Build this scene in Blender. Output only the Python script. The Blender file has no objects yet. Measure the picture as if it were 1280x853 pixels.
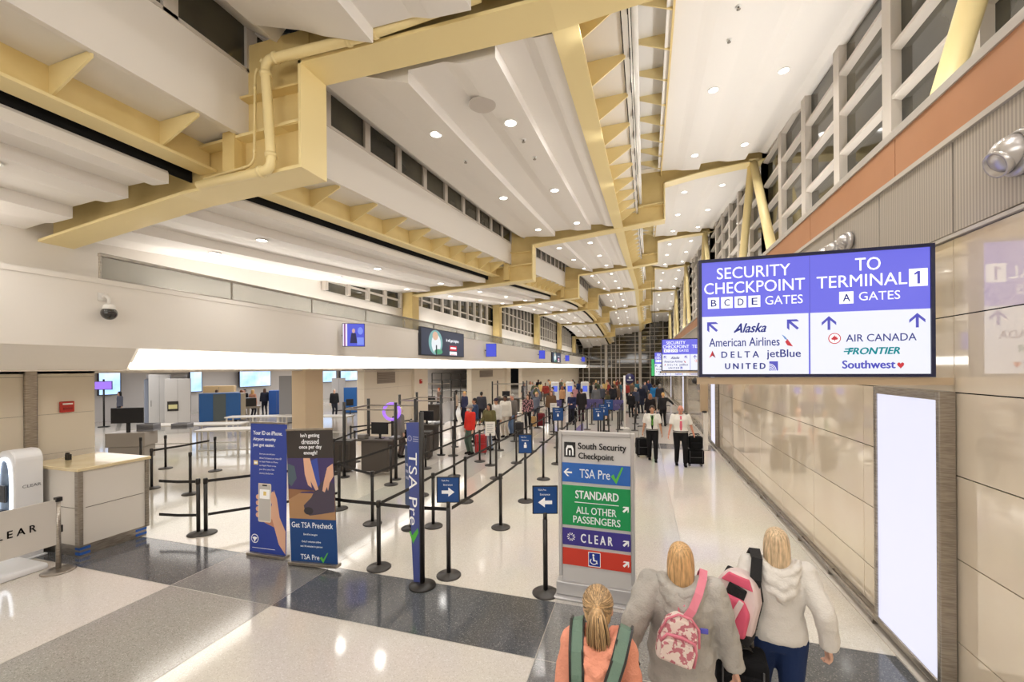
import bpy, bmesh, math, random
from mathutils import Vector, Matrix
random.seed(7)
sc = bpy.context.scene
COL = sc.collection
PI = math.pi
V = Vector

# ------------------------------------------------------------------ camera
F_PX, YAW, ROLL, CAMZ, V0 = 530.0, math.atan(163/530.0), 0.0066, 2.95, 460.2
_F = V((-math.sin(YAW), math.cos(YAW), 0)); _R0 = V((math.cos(YAW), math.sin(YAW), 0)); _Z = V((0, 0, 1))
_c, _s = math.cos(ROLL), -math.sin(ROLL)
_R = _R0*_c + _Z*_s; _U = _Z*_c - _R0*_s
CAM = V((0, 0, CAMZ))
cd = bpy.data.cameras.new('camera'); cam = bpy.data.objects.new('camera', cd); COL.objects.link(cam)
cd.sensor_width = 36; cd.lens = F_PX/1280*36; cd.shift_y = (V0-426.5)/1280; cd.clip_end = 300; cd.clip_start = 0.05
m = Matrix.Identity(4)
for i in range(3):
    m[i][0] = _R[i]; m[i][1] = _U[i]; m[i][2] = -_F[i]; m[i][3] = CAM[i]
cam.matrix_world = m
sc.camera = cam
def ray(u, v): return _R*((u-640)/F_PX) + _U*((V0-v)/F_PX) + _F
def atY(u, v, Y): d = ray(u, v); return CAM + d*(Y/d.y)
def atX(u, v, X): d = ray(u, v); return CAM + d*(X/d.x)
def atZ(u, v, z=0.0): d = ray(u, v); return CAM + d*((z-CAMZ)/d.z)
def G(u, v): p = atZ(u, v, 0); return (p.x, p.y)

# ------------------------------------------------------------------ materials
MATS = {}
def lin(c):
    def f(x):
        x /= 255.0
        return x/12.92 if x <= 0.04045 else ((x+0.055)/1.055)**2.4
    return (f(c[0]), f(c[1]), f(c[2]), 1)
def M(name, rgb, rough=0.5, metal=0.0, emit=0.0, noise=None, bump=0.0, bscale=40, trans=0.0, spec=0.5, alpha=1.0, coat=0.0, ior=1.5):
    """rgb in sRGB 0-255; noise=(rgb2, scale, stretch)"""
    if name in MATS: return MATS[name]
    mt = bpy.data.materials.new(name); mt.use_nodes = True; MATS[name] = mt
    nt = mt.node_tree; b = nt.nodes['Principled BSDF']
    c = lin(rgb)
    b.inputs['Base Color'].default_value = c
    b.inputs['Roughness'].default_value = rough; b.inputs['Metallic'].default_value = metal
    b.inputs['Specular IOR Level'].default_value = spec; b.inputs['IOR'].default_value = ior
    b.inputs['Transmission Weight'].default_value = trans; b.inputs['Alpha'].default_value = alpha
    b.inputs['Coat Weight'].default_value = coat; b.inputs['Coat Roughness'].default_value = 0.03
    if emit:
        b.inputs['Emission Color'].default_value = c; b.inputs['Emission Strength'].default_value = emit
        if emit > .3: b.inputs['Base Color'].default_value = (c[0]*.12, c[1]*.12, c[2]*.12, 1)
    if noise or bump:
        tc = nt.nodes.new('ShaderNodeTexCoord')
        mp = nt.nodes.new('ShaderNodeMapping'); nt.links.new(tc.outputs['Object'], mp.inputs['Vector'])
        st = noise[2] if noise and len(noise) > 2 else (1, 1, 1)
        mp.inputs['Scale'].default_value = st
        nz = nt.nodes.new('ShaderNodeTexNoise'); nt.links.new(mp.outputs['Vector'], nz.inputs['Vector'])
        nz.inputs['Scale'].default_value = noise[1] if noise else bscale; nz.inputs['Detail'].default_value = 4
        if noise:
            cr = nt.nodes.new('ShaderNodeValToRGB'); nt.links.new(nz.outputs['Fac'], cr.inputs['Fac'])
            lo, hi = (noise[3] if len(noise) > 3 else (0.4, 0.62))
            cr.color_ramp.elements[0].position = lo; cr.color_ramp.elements[1].position = hi
            cr.color_ramp.elements[0].color = c; cr.color_ramp.elements[1].color = lin(noise[0])
            if emit <= .3: nt.links.new(cr.outputs['Color'], b.inputs['Base Color'])
            if emit: nt.links.new(cr.outputs['Color'], b.inputs['Emission Color'])
        if bump:
            bp = nt.nodes.new('ShaderNodeBump'); bp.inputs['Strength'].default_value = bump; bp.inputs['Distance'].default_value = 0.02
            n2 = nz
            if noise:
                n2 = nt.nodes.new('ShaderNodeTexNoise'); nt.links.new(tc.outputs['Object'], n2.inputs['Vector']); n2.inputs['Scale'].default_value = bscale
            nt.links.new(n2.outputs['Fac'], bp.inputs['Height']); nt.links.new(bp.outputs['Normal'], b.inputs['Normal'])
    return mt
def terrazzo(name, base, fleck1, fleck2, rough):
    mt = bpy.data.materials.new(name); mt.use_nodes = True; nt = mt.node_tree; b = nt.nodes['Principled BSDF']
    tc = nt.nodes.new('ShaderNodeTexCoord')
    v = nt.nodes.new('ShaderNodeTexVoronoi'); v.inputs['Scale'].default_value = 110; nt.links.new(tc.outputs['Object'], v.inputs['Vector'])
    cr = nt.nodes.new('ShaderNodeValToRGB'); sep = nt.nodes.new('ShaderNodeSeparateColor')
    nt.links.new(v.outputs['Color'], sep.inputs['Color']); nt.links.new(sep.outputs['Red'], cr.inputs['Fac'])
    e = cr.color_ramp.elements; e[0].color = lin(fleck1); e[0].position = 0.06; e[1].color = lin(fleck2); e[1].position = 0.96
    a = e.new(0.16); a.color = lin(base); a = e.new(0.86); a.color = lin(base)
    n = nt.nodes.new('ShaderNodeTexNoise'); n.inputs['Scale'].default_value = 0.35; n.inputs['Detail'].default_value = 3; nt.links.new(tc.outputs['Object'], n.inputs['Vector'])
    mx = nt.nodes.new('ShaderNodeMix'); mx.data_type = 'RGBA'; mx.blend_type = 'MULTIPLY'; mx.inputs['Factor'].default_value = 0.18
    nt.links.new(cr.outputs['Color'], mx.inputs['A']); nt.links.new(n.outputs['Color'], mx.inputs['B'])
    nt.links.new(mx.outputs['Result'], b.inputs['Base Color'])
    rr = nt.nodes.new('ShaderNodeMapRange'); rr.inputs['To Min'].default_value = rough*0.7; rr.inputs['To Max'].default_value = rough*1.5
    nt.links.new(n.outputs['Fac'], rr.inputs['Value']); nt.links.new(rr.outputs['Result'], b.inputs['Roughness'])
    b.inputs['Specular IOR Level'].default_value = 0.75
    MATS[name] = mt
    return mt

# ------------------------------------------------------------------ mesh builder
class MB:
    def __init__(s): s.v = []; s.f = []; s.m = []
    def face(s, pts, mi=0):
        b = len(s.v); s.v += [tuple(p) for p in pts]; s.f.append(tuple(range(b, b+len(pts)))); s.m.append(mi); return s
    def box(s, lo, hi, mi=0):
        x0, y0, z0 = lo; x1, y1, z1 = hi; b = len(s.v)
        s.v += [(x0,y0,z0),(x1,y0,z0),(x1,y1,z0),(x0,y1,z0),(x0,y0,z1),(x1,y0,z1),(x1,y1,z1),(x0,y1,z1)]
        for q in ((3,2,1,0),(4,5,6,7),(0,1,5,4),(1,2,6,5),(2,3,7,6),(3,0,4,7)): s.f.append(tuple(b+i for i in q)); s.m.append(mi)
        return s
    def cbox(s, c, d, mi=0): return s.box([c[i]-d[i]/2 for i in range(3)], [c[i]+d[i]/2 for i in range(3)], mi)
    def hexa(s, p8, mi=0):
        b = len(s.v); s.v += [tuple(p) for p in p8]
        for q in ((3,2,1,0),(4,5,6,7),(0,1,5,4),(1,2,6,5),(2,3,7,6),(3,0,4,7)): s.f.append(tuple(b+i for i in q)); s.m.append(mi)
        return s
    def tube(s, p0, p1, r0, r1=None, n=12, caps=True, mi=0):
        r1 = r0 if r1 is None else r1
        p0, p1 = V(p0), V(p1); d = p1-p0
        if d.length < 1e-6: return s
        d.normalize(); a = d.orthogonal().normalized(); c = d.cross(a); b = len(s.v)
        for p, r in ((p0, r0), (p1, r1)):
            for i in range(n): s.v.append(tuple(p + (a*math.cos(2*PI*i/n) + c*math.sin(2*PI*i/n))*r))
        for i in range(n):
            j = (i+1) % n; s.f.append((b+i, b+j, b+n+j, b+n+i)); s.m.append(mi)
        if caps:
            s.f.append(tuple(b+n-1-i for i in range(n))); s.f.append(tuple(b+n+i for i in range(n))); s.m += [mi, mi]
        return s
    def path(s, pts, r, n=10, mi=0, taper=None):
        pts = [V(p) for p in pts]; b = len(s.v); a = None; L = len(pts)
        for k, p in enumerate(pts):
            d = (pts[min(k+1, L-1)] - pts[max(k-1, 0)]).normalized()
            if a is None: a = d.orthogonal().normalized()
            else: a = (a - d*a.dot(d)).normalized()
            c = d.cross(a); rr = r if taper is None else r*taper(k/(L-1.0))
            for i in range(n): s.v.append(tuple(p + (a*math.cos(2*PI*i/n) + c*math.sin(2*PI*i/n))*rr))
        for k in range(L-1):
            for i in range(n):
                j = (i+1) % n; o = b+k*n; s.f.append((o+i, o+j, o+n+j, o+n+i)); s.m.append(mi)
        s.f.append(tuple(b+n-1-i for i in range(n))); s.f.append(tuple(b+(L-1)*n+i for i in range(n))); s.m += [mi, mi]
        return s
    def ribbon(s, pts, normals, w, th=0.006, mi=0):
        pts = [V(p) for p in pts]; L = len(pts); b = len(s.v)
        for k, p in enumerate(pts):
            d = (pts[min(k+1, L-1)] - pts[max(k-1, 0)]).normalized(); nn = V(normals[k] if isinstance(normals, list) else normals)
            sd = d.cross(nn).normalized(); nn = sd.cross(d).normalized(); ww = w[k] if isinstance(w, list) else w
            for q in (sd*ww/2+nn*th/2, -sd*ww/2+nn*th/2, -sd*ww/2-nn*th/2, sd*ww/2-nn*th/2): s.v.append(tuple(p+q))
        for k in range(L-1):
            for i in range(4):
                j = (i+1) % 4; o = b+k*4; s.f.append((o+i, o+j, o+4+j, o+4+i)); s.m.append(mi)
        s.f.append((b+3, b+2, b+1, b)); o = b+(L-1)*4; s.f.append((o, o+1, o+2, o+3)); s.m += [mi, mi]
        return s
    def sph(s, c, r, nu=12, nv=8, mi=0, rot=None):
        if not isinstance(r, (tuple, list)): r = (r, r, r)
        b = len(s.v); c = V(c)
        def P(x, y, z):
            p = V((x*r[0], y*r[1], z*r[2]))
            if rot is not None: p = rot @ p
            s.v.append(tuple(c+p))
        P(0, 0, -1)
        for j in range(1, nv):
            t = -PI/2 + PI*j/nv
            for i in range(nu): P(math.cos(t)*math.cos(2*PI*i/nu), math.cos(t)*math.sin(2*PI*i/nu), math.sin(t))
        P(0, 0, 1); e = len(s.v)-1
        for i in range(nu):
            j = (i+1) % nu
            s.f.append((b, b+1+j, b+1+i)); s.m.append(mi)
            for k in range(nv-2):
                o = b+1+k*nu; s.f.append((o+i, o+j, o+nu+j, o+nu+i)); s.m.append(mi)
            o = b+1+(nv-2)*nu; s.f.append((o+i, o+j, e)); s.m.append(mi)
        return s
    def cap(s, p0, r0, p1, r1, n=10, mi=0):
        s.tube(p0, p1, r0, r1, n, True, mi); s.sph(p0, r0, n, 6, mi); s.sph(p1, r1, n, 6, mi); return s
    def lathe(s, prof, c=(0,0,0), n=24, mi=0):
        b = len(s.v); L = len(prof)
        for r, z in prof:
            for i in range(n): s.v.append((c[0]+r*math.cos(2*PI*i/n), c[1]+r*math.sin(2*PI*i/n), c[2]+z))
        for k in range(L-1):
            for i in range(n):
                j = (i+1) % n; o = b+k*n; s.f.append((o+i, o+j, o+n+j, o+n+i)); s.m.append(mi)
        s.f.append(tuple(b+n-1-i for i in range(n))); s.f.append(tuple(b+(L-1)*n+i for i in range(n))); s.m += [mi, mi]
        return s
    def prism(s, poly, y0, y1, mi=0):
        """poly of (x,z); extruded along y"""
        n = len(poly); b = len(s.v)
        s.v += [(x, y0, z) for x, z in poly] + [(x, y1, z) for x, z in poly]
        s.f.append(tuple(b+i for i in range(n))); s.f.append(tuple(b+n+n-1-i for i in range(n))); s.m += [mi, mi]
        for i in range(n):
            j = (i+1) % n; s.f.append((b+j, b+i, b+n+i, b+n+j)); s.m.append(mi)
        return s
    def flat(s, poly, y=-0.004, mi=0):
        """flat polygon in the x-z plane facing -y"""
        a = sum(poly[i][0]*poly[(i+1) % len(poly)][1] - poly[(i+1) % len(poly)][0]*poly[i][1] for i in range(len(poly)))
        if a < 0: poly = poly[::-1]
        return s.face([(x, y, z) for x, z in poly], mi)
    def rect(s, x0, z0, x1, z1, y=-0.004, mi=0): return s.flat([(x0,z0),(x1,z0),(x1,z1),(x0,z1)], y, mi)
    def disc(s, cx, cz, rx, rz=None, y=-0.004, mi=0, n=24):
        rz = rz or rx; return s.flat([(cx+rx*math.cos(2*PI*i/n), cz+rz*math.sin(2*PI*i/n)) for i in range(n)], y, mi)
    def xf(s, mat, start=0):
        for i in range(start, len(s.v)): s.v[i] = tuple(mat @ V(s.v[i]))
        return s
    def mesh(s, name, mats, smooth=False):
        me = bpy.data.meshes.new(name); me.from_pydata(s.v, [], s.f)
        for mt in mats: me.materials.append(mt)
        if any(s.m): me.polygons.foreach_set('material_index', s.m)
        if smooth: me.polygons.foreach_set('use_smooth', [True]*len(me.polygons))
        me.update(); return me
    def build(s, name, mats, parent=None, smooth=False, bevel=0, seg=2, **kw):
        if not isinstance(mats, (list, tuple)): mats = [mats]
        o = bpy.data.objects.new(name, s.mesh(name, mats, smooth)); COL.objects.link(o)
        if parent is not None: o.parent = parent
        if bevel:
            bv = o.modifiers.new('bevel', 'BEVEL'); bv.width = bevel; bv.segments = seg; bv.limit_method = 'ANGLE'; bv.angle_limit = 0.6
        for k, x in kw.items(): o[k] = x
        return o
def thing(name, label, cat, loc=(0,0,0), rz=0, group=None):
    o = bpy.data.objects.new(name, None); COL.objects.link(o)
    o.location = loc; o.rotation_euler = (0, 0, rz); o.empty_display_size = 0.1
    return tag(o, label, cat, group)
def tag(o, label, cat, group=None, kind=None):
    if label: o['label'] = label
    if cat: o['category'] = cat
    if group: o['group'] = group
    if kind: o['kind'] = kind
    return o
def struct(o): o['kind'] = 'structure'; return o
def copy_tree(o, parent=None, loc=None, rz=None, label=None, group=None):
    c = o.copy(); COL.objects.link(c); c.parent = parent
    if loc is not None: c.location = loc
    if rz is not None: c.rotation_euler = (0, 0, rz)
    if label: c['label'] = label
    if group: c['group'] = group
    for ch in list(o.children): copy_tree(ch, c)
    return c
ORD = 'first second third fourth fifth sixth seventh eighth ninth tenth eleventh twelfth thirteenth fourteenth fifteenth sixteenth seventeenth eighteenth nineteenth twentieth'.split()

# ------------------------------------------------------------------ lettering
_TXT = {}
def text_mesh(body, bold=0.0, shear=0.0):
    bold = 0.0
    k = (body, bold, shear)
    if k in _TXT: return _TXT[k]
    cu = bpy.data.curves.new('t', 'FONT'); cu.body = body; cu.size = 1; cu.offset = bold; cu.shear = shear; cu.resolution_u = 3
    cu.fill_mode = 'FRONT'
    o = bpy.data.objects.new('t', cu); COL.objects.link(o)
    dg = bpy.context.evaluated_depsgraph_get(); me = bpy.data.meshes.new_from_object(o.evaluated_get(dg))
    vs = [(v.co.x, v.co.y) for v in me.vertices]; fs = [tuple(p.vertices) for p in me.polygons]
    bpy.data.objects.remove(o); bpy.data.curves.remove(cu); bpy.data.meshes.remove(me)
    x0 = min(v[0] for v in vs); x1 = max(v[0] for v in vs); y0 = min(v[1] for v in vs); y1 = max(v[1] for v in vs)
    r = ([((v[0]-x0)/(x1-x0), (v[1]-y0)/(y1-y0)) for v in vs], fs, (x1-x0)/(y1-y0)); _TXT[k] = r; return r
def text(mb, body, x0, z0, x1, z1, mi=0, y=-0.006, bold=0.015, shear=0.0):
    """lettering fitted to the box x0..x1, z0..z1 of the x-z plane, facing -y"""
    vs, fs, asp = text_mesh(body, 0, shear); e = max(0, bold)*1.6*(z1-z0)
    for dx, dz in (((0,0),) if e == 0 else ((-e,0),(e,0),(0,e*.6),(0,-e*.6))):
        b = len(mb.v); mb.v += [(x0+e+(x1-x0-2*e)*v[0]+dx, y, z0+(z1-z0)*v[1]+dz) for v in vs]
        for f in fs: mb.f.append(tuple(b+i for i in f)); mb.m.append(mi)
def textc(mb, body, cx, cz, h, mi=0, y=-0.006, bold=0.015, maxw=None, align='c'):
    asp = text_mesh(body, bold)[2]; w = asp*h
    if maxw and w > maxw: w = maxw
    x0 = cx-w/2 if align == 'c' else (cx if align == 'l' else cx-w)
    text(mb, body, x0, cz-h/2, x0+w, cz+h/2, mi, y, bold)
def arrow(cx, cz, s, ang, th=0.16):
    """open-headed wayfinding arrow of size s pointing at ang (0 = up), as polygons"""
    c, n = math.cos(ang), math.sin(ang)
    def R(x, z): return (cx + s*(x*c + z*n), cz + s*(-x*n + z*c))
    t = th
    return [[R(-t/2, -.5), R(t/2, -.5), R(t/2, .35), R(-t/2, .35)],
            [R(0, .5), R(-.45, .05), R(-.45, -.19+.02), R(0, .28)],
            [R(0, .5), R(0, .28), R(.45, -.17), R(.45, .05)]]
def solid_arrow(cx, cz, s, ang):
    c, n = math.cos(ang), math.sin(ang)
    def R(x, z): return (cx + s*(x*c + z*n), cz + s*(-x*n + z*c))
    return [[R(-.13, -.5), R(.13, -.5), R(.13, .05), R(-.13, .05)], [R(0, .5), R(-.36, .02), R(.36, .02)]]

# ------------------------------------------------------------------ shared materials
CREAM = M('cream_panel', (236,230,222), 0.55)
WHITE = M('white_paint', (240,236,230), 0.5)
CEIL = M('ceiling_white', (238,233,227), 0.6)
YELLOW = M('yellow_steel', (232,208,146), 0.45, noise=((224,198,134), 1.5))
YELLOW_L = M('yellow_flange', (242,222,164), 0.4)
BLACK = M('black_metal', (38,35,33), 0.38, spec=0.5)
BLACKF = M('black_fabric', (24,23,25), 0.75, bump=0.3, bscale=90)
DARKGAP = M('dark_gap', (12,10,9), 0.9)
STEEL = M('brushed_steel', (178,170,160), 0.3, 0.85, noise=((150,143,134), 8, (1,1,12)))
CHROME = M('chrome', (215,212,208), 0.18, 1.0)
MULL = M('mullion_grey', (206,198,188), 0.5)
NIGHT = M('night_glass', (44,44,38), 0.06, spec=0.8, noise=((84,80,66), 0.5))
GLASS = M('clear_glass', (230,240,240), 0.02, trans=1.0, ior=1.1)
BLUE = M('sign_blue', (22,74,140), 0.4)
BLUE_D = M('sign_blue_dark', (24,62,118), 0.4)
TXTW = M('letter_white', (245,245,245), 0.5, emit=0.12)
XW, XF = 2.60, -9.0
# ================================================================== people
def remesh(mb, vox, it=4, fac=.5, disp=None):
    me = mb.mesh('r', []); o = bpy.data.objects.new('r', me); COL.objects.link(o)
    r = o.modifiers.new('r', 'REMESH'); r.mode = 'VOXEL'; r.voxel_size = vox; r.use_smooth_shade = True
    if it: s = o.modifiers.new('s', 'SMOOTH'); s.factor = fac; s.iterations = it
    if disp:
        tx = bpy.data.textures.new('folds', 'CLOUDS'); tx.noise_scale = disp[1]; tx.noise_depth = 2
        d = o.modifiers.new('d', 'DISPLACE'); d.texture = tx; d.strength = disp[0]; d.mid_level = .5; d.texture_coords = 'LOCAL'
    dg = bpy.context.evaluated_depsgraph_get(); out = bpy.data.meshes.new_from_object(o.evaluated_get(dg))
    bpy.data.objects.remove(o); bpy.data.meshes.remove(me)
    out.polygons.foreach_set('use_smooth', [True]*len(out.polygons)); return out
def loft(mb, secs, n=20, tf=None, mi=0):
    b = len(mb.v)
    for z, rx, ry, cy in secs:
        for i in range(n):
            p = V((rx*math.cos(2*PI*i/n), cy+ry*math.sin(2*PI*i/n), z)); mb.v.append(tuple(tf(p) if tf else p))
    L = len(secs)
    for k in range(L-1):
        for i in range(n):
            j = (i+1) % n; o = b+k*n; mb.f.append((o+i, o+j, o+n+j, o+n+i)); mb.m.append(mi)
    mb.f.append(tuple(b+n-1-i for i in range(n))); mb.f.append(tuple(b+(L-1)*n+i for i in range(n))); mb.m += [mi, mi]
def ik(a, t, l1, l2, hint):
    d = t-a; L = min(d.length, (l1+l2)*.999); d = d.normalized()
    c = (l1*l1+L*L-l2*l2)/(2*l1*L); c = max(-1, min(1, c)); s = math.sqrt(1-c*c)
    h = V(hint); h = (h-d*h.dot(d)).normalized()
    return a+d*(l1*c)+h*(l1*s), a+d*L
SKINS = {'fair': M('skin_fair', (226,180,156), .5, spec=.4), 'tan': M('skin_tan', (196,146,116), .5), 'dark': M('skin_dark', (110,74,56), .5), 'ruddy': M('skin_ruddy', (216,150,128), .5)}
EYEW = M('eye_white', (236,232,226), .3); EYED = M('eye_dark', (46,34,28), .2); LIP = M('lip', (176,104,96), .5)
def cloth(col, bump=.25, c2=None, sc=6):
    k = 'cloth_%d_%d_%d' % tuple(col) + ('_%d' % c2[0] if c2 else '')
    return M(k, col, .85, bump=bump, bscale=70, noise=(c2, sc) if c2 else None, spec=.2)
def hairm(col): 
    c2 = tuple(min(255, int(c*1.28+12)) for c in col)
    return M('hair_%d_%d_%d' % tuple(col), col, .45, noise=(c2, 28, (3.0, 3.0, .25), (.35, .65)), spec=.4)
def person(label, xy, rz, H=1.7, w=1.0, lean=0, lf=(-.10,0,.08), rf=(.10,0,.08), lh=(-.26,.02,.83), rh=(.26,.02,.83), top=(120,120,120), sleeve=1.0, hem=.84, puff=.018,
           legs=(40,40,48), skin='fair', hair=('short', (70,50,36)), shoes=(30,28,28), vox=.03, hy=0, hp=0, face=False, skirt=None, hood=False, eh=(0,-1,-.2), topmat=None, disp=None, curl=.5, legw=1.0, group=None, cap=None, mask=False, extras=None):
    t = thing('person', label, 'person', (xy[0], xy[1], 0), rz, group); s = H/1.7; t.scale = (s, s, s)
    la = math.radians(lean); piv = V((0, 0, .95)); RL = Matrix.Rotation(-la, 3, 'X')
    def up(p): p = V(p); return piv + RL @ (p-piv) if p.z > .95 else p
    nk = up((0, -.005, 1.47)); RH = RL @ Matrix.Rotation(hy, 3, 'Z') @ Matrix.Rotation(-hp, 3, 'X')
    def hd(p): return nk + RH @ (V(p)-V((0, -.005, 1.47)))
    hc = V((0, .02, 1.60))
    hero = vox < .012
    # ---- joints
    hipz = .90; hipL, hipR = V((-.09*w, 0, hipz)), V((.09*w, 0, hipz))
    lf, rf = V(lf), V(rf)
    kL, aL = ik(hipL, lf, .43, .42, (0, 1, 0)); kR, aR = ik(hipR, rf, .43, .42, (0, 1, 0))
    shL, shR = up((-.175*w, -.005, 1.405)), up((.175*w, -.005, 1.405))
    eL, wL = ik(shL, V(lh), .29, .26, (-.35, eh[1], eh[2])); eR, wR = ik(shR, V(rh), .29, .26, (.35, eh[1], eh[2]))
    TOR = [(.84,.15,.10,0),(.95,.168,.115,0),(1.08,.142,.10,0),(1.22,.158,.112,0),(1.32,.172,.115,0),(1.40,.150,.082,-.005),(1.45,.07,.058,-.005)]
    # ---- body
    b = MB(); loft(b, [(z, rx*w*.96, ry*w*.96, cy) for z, rx, ry, cy in TOR], 16, up)
    b.cap(up((0,-.005,1.40)), .056, hd((0,.005,1.52)), .052)
    b.cap(shL, .055, shR, .055)
    nu = 16 if hero else 10
    def hs(c, r): b.sph(hd(c), r, nu, nu*2//3, 0, RH)
    hs(hc+V((0,-.005,.025)), (.074,.094,.092)); hs(hc+V((0,.028,-.045)), (.056,.062,.068)); hs(hc+V((0,.06,-.088)), (.03,.026,.024))
    hs(hc+V((0,.094,-.02)), (.013,.018,.024)); hs(hc+V((0,.085,.012)), (.05,.014,.012))
    for q in (-1, 1): hs(hc+V((q*.076,-.005,-.012)), (.010,.022,.030)); 
    for a, k, an, in ((hipL,kL,aL),(hipR,kR,aR)):
        b.cap(a, .082*legw, k, .056); b.cap(k, .055, an, .036); b.cap(an+V((0,-.02,-.03)), .034, an+V((0,.13,-.05)), .026)
    for q, a, e, wr in ((-1,shL,eL,wL),(1,shR,eR,wR)):
        b.cap(a, .047*w**.5, e, .037); b.cap(e, .037, wr, .025)
        d = (wr-e).normalized(); inw = V((-q, 0, 0)); n = (inw-d*inw.dot(d)).normalized(); sd = d.cross(n)*q   # sd ~ forward (thumb side)
        if sd.y < 0: sd = -sd
        mt = Matrix((sd, n, d)).transposed()
        pc = wr+d*.055; b.sph(pc, (.040,.018,.055), 10, 8, 0, mt)
        for i, (off, L) in enumerate(((.028,.066),(.010,.074),(-.009,.069),(-.027,.054))):
            p0 = wr+d*.088+sd*off; d1 = (d*math.cos(curl*.7)+n*math.sin(curl*.7)).normalized(); p1 = p0+d1*L*.5
            d2 = (d*math.cos(curl*1.9)+n*math.sin(curl*1.9)).normalized(); p2 = p1+d2*L*.5
            b.cap(p0-d*.02, .0095, p1, .0085, 7); b.cap(p1, .0085, p2, .0072, 7)
        p0 = wr+d*.03+sd*.030; d1 = (d*.75+sd*.5+n*.35).normalized(); p1 = p0+d1*.036; p2 = p1+(d*.9+n*.4).normalized()*.03
        b.cap(p0, .011, p1, .010, 7); b.cap(p1, .010, p2, .008, 7)
    me = remesh(b, .0065 if hero else max(vox*.6, .011), 3); me.materials.append(SKINS[skin])
    o = bpy.data.objects.new('body', me); COL.objects.link(o); o.parent = t
    def child(mb, name, mat, vx=vox, it=4, dsp=None, lab=None):
        me = remesh(mb, vx, it, .5, dsp); me.materials.append(mat); o = bpy.data.objects.new(name, me); COL.objects.link(o); o.parent = t
        if lab: o['label'] = lab
        return o
    # ---- top
    c = MB(); e = puff
    secs = [(z, rx*w+e, ry*w+e, cy) for z, rx, ry, cy in TOR if z > hem+.05]
    secs = [(hem, .165*w+e*.8, .118*w+e*.8, 0), (hem+.04, .168*w+e, .12*w+e, 0)] + secs[:-1] + [(1.435, .10*w, .075, -.005), (1.462, .066, .062, -.005)]
    loft(c, secs, 22, up); c.cap(shL, .058+e*.6, shR, .058+e*.6)
    for q, a, el, wr in ((-1,shL,eL,wL),(1,shR,eR,wR)):
        r0, r1, r2 = .055*w**.5+e, .044+e*1.0, .033+e*.9
        c.sph(a, r0, 12, 8)
        if sleeve > .55: c.tube(a, el, r0, r1, 14); c.sph(el, r1, 12, 8); c.tube(el, el.lerp(wr, (sleeve-.5)*2*.97), r1, r2, 14)
        else: c.tube(a, a.lerp(el, sleeve*2), r0, r1+.012, 14)
    if hood:
        c.path([up(p) for p in ((-.075,.085,1.415),(-.125,.03,1.455),(-.13,-.05,1.46),(-.07,-.12,1.43),(0,-.14,1.41),(.07,-.12,1.43),(.13,-.05,1.46),(.125,.03,1.455),(.075,.085,1.415))], .042, 10)
        hb = MB()
        for zz, yy, rr in ((1.43,-.135,.034),(1.375,-.165,.036),(1.305,-.18,.034)): hb.path([up(p) for p in ((-.135*w,-.02,zz+.065),(-.115*w,-.085,zz+.05),(-.065*w,yy+.012,zz+.005),(0,yy-.012,zz-.03),(.065*w,yy+.012,zz+.005),(.115*w,-.085,zz+.05),(.135*w,-.02,zz+.065))], rr, 10, 0, lambda q: .55+.6*math.sin(q*PI))
        hb.sph(up((0,-.14,1.36)), (.105*w,.055,.085), 14, 10); hb.sph(up((.01,-.165,1.255)), (.05,.03,.05), 12, 8)
    child(c, 'top', topmat or cloth(top), vox, 4, disp)
    if hood: child(hb, 'hood', topmat or cloth(top), vox*.85, 5, (disp[0]*.8, .05))
    # ---- trousers / skirt
    c = MB()
    if skirt:
        loft(c, [(skirt[0], .20, .17, 0), (.7, .185, .15, 0), (.9, .17*w+.01, .125, 0), (1.0, .15*w+.01, .11, 0)], 20); child(c, 'skirt', cloth(skirt[1]), vox)
    else:
        loft(c, [(.80,.13*w,.10,0),(.86,.162*w,.118,0),(.95,.172*w,.124,0),(1.03,.155*w,.112,0)], 20)
        for h, k, an in ((hipL,kL,aL),(hipR,kR,aR)): c.cap(h, .096*legw*w**.5, k, .069*legw, 12); c.tube(k, an+V((0,0,.0)), .069*legw, .054*legw, 12)
        child(c, 'trousers', cloth(legs), vox)
    for an in (aL, aR):
        c = MB(); z0 = an.z-.08
        c.cap((an.x,an.y-.04,z0+.05), .046, (an.x,an.y+.13,z0+.042), .038, 12); c.cap((an.x,an.y-.02,z0+.05), .044, an+V((0,0,.01)), .046, 10); c.box((an.x-.042,an.y-.085,z0+.004),(an.x+.042,an.y+.165,z0+.03))
        child(c, 'shoe', cloth(shoes), max(.012, vox*.6), 3)
    # ---- hair
    kind, hcol = hair[:2]; hm = hairm(hcol) if hcol else None; c = MB()
    def hh(p, r): c.sph(hd(hc+V(p)), r, nu+2, nu, 0, RH)
    if kind != 'bald':
        hh((0,-.016,.038), (.083,.099,.090)); hh((0,-.05,-.01), (.076,.062,.080))
        if kind in ('long', 'bob', 'hero'):
            dn = {'long': .20, 'bob': .11, 'hero': .14}[kind]
            hh((0,-.058,-dn*.55), (.090,.050,.06+dn*.75)); hh((-.066,-.02,-dn*.4), (.028,.055,.04+dn*.7)); hh((.066,-.02,-dn*.4), (.028,.055,.04+dn*.7))
        if kind == 'bun': hh((0,-.08,.10), (.045,.045,.045))
        if kind == 'pony': c.path([hd(hc+V(p)) for p in ((0,-.085,.06),(0,-.14,.055),(.002,-.152,-.01),(.005,-.14,-.08),(.008,-.122,-.16))], .034, 10, 0, lambda q: .6+.6*math.sin(q*2.4)-.5*q)
        child(c, 'hair', hm, vox*.75 if not hero else .009, 3)
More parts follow.
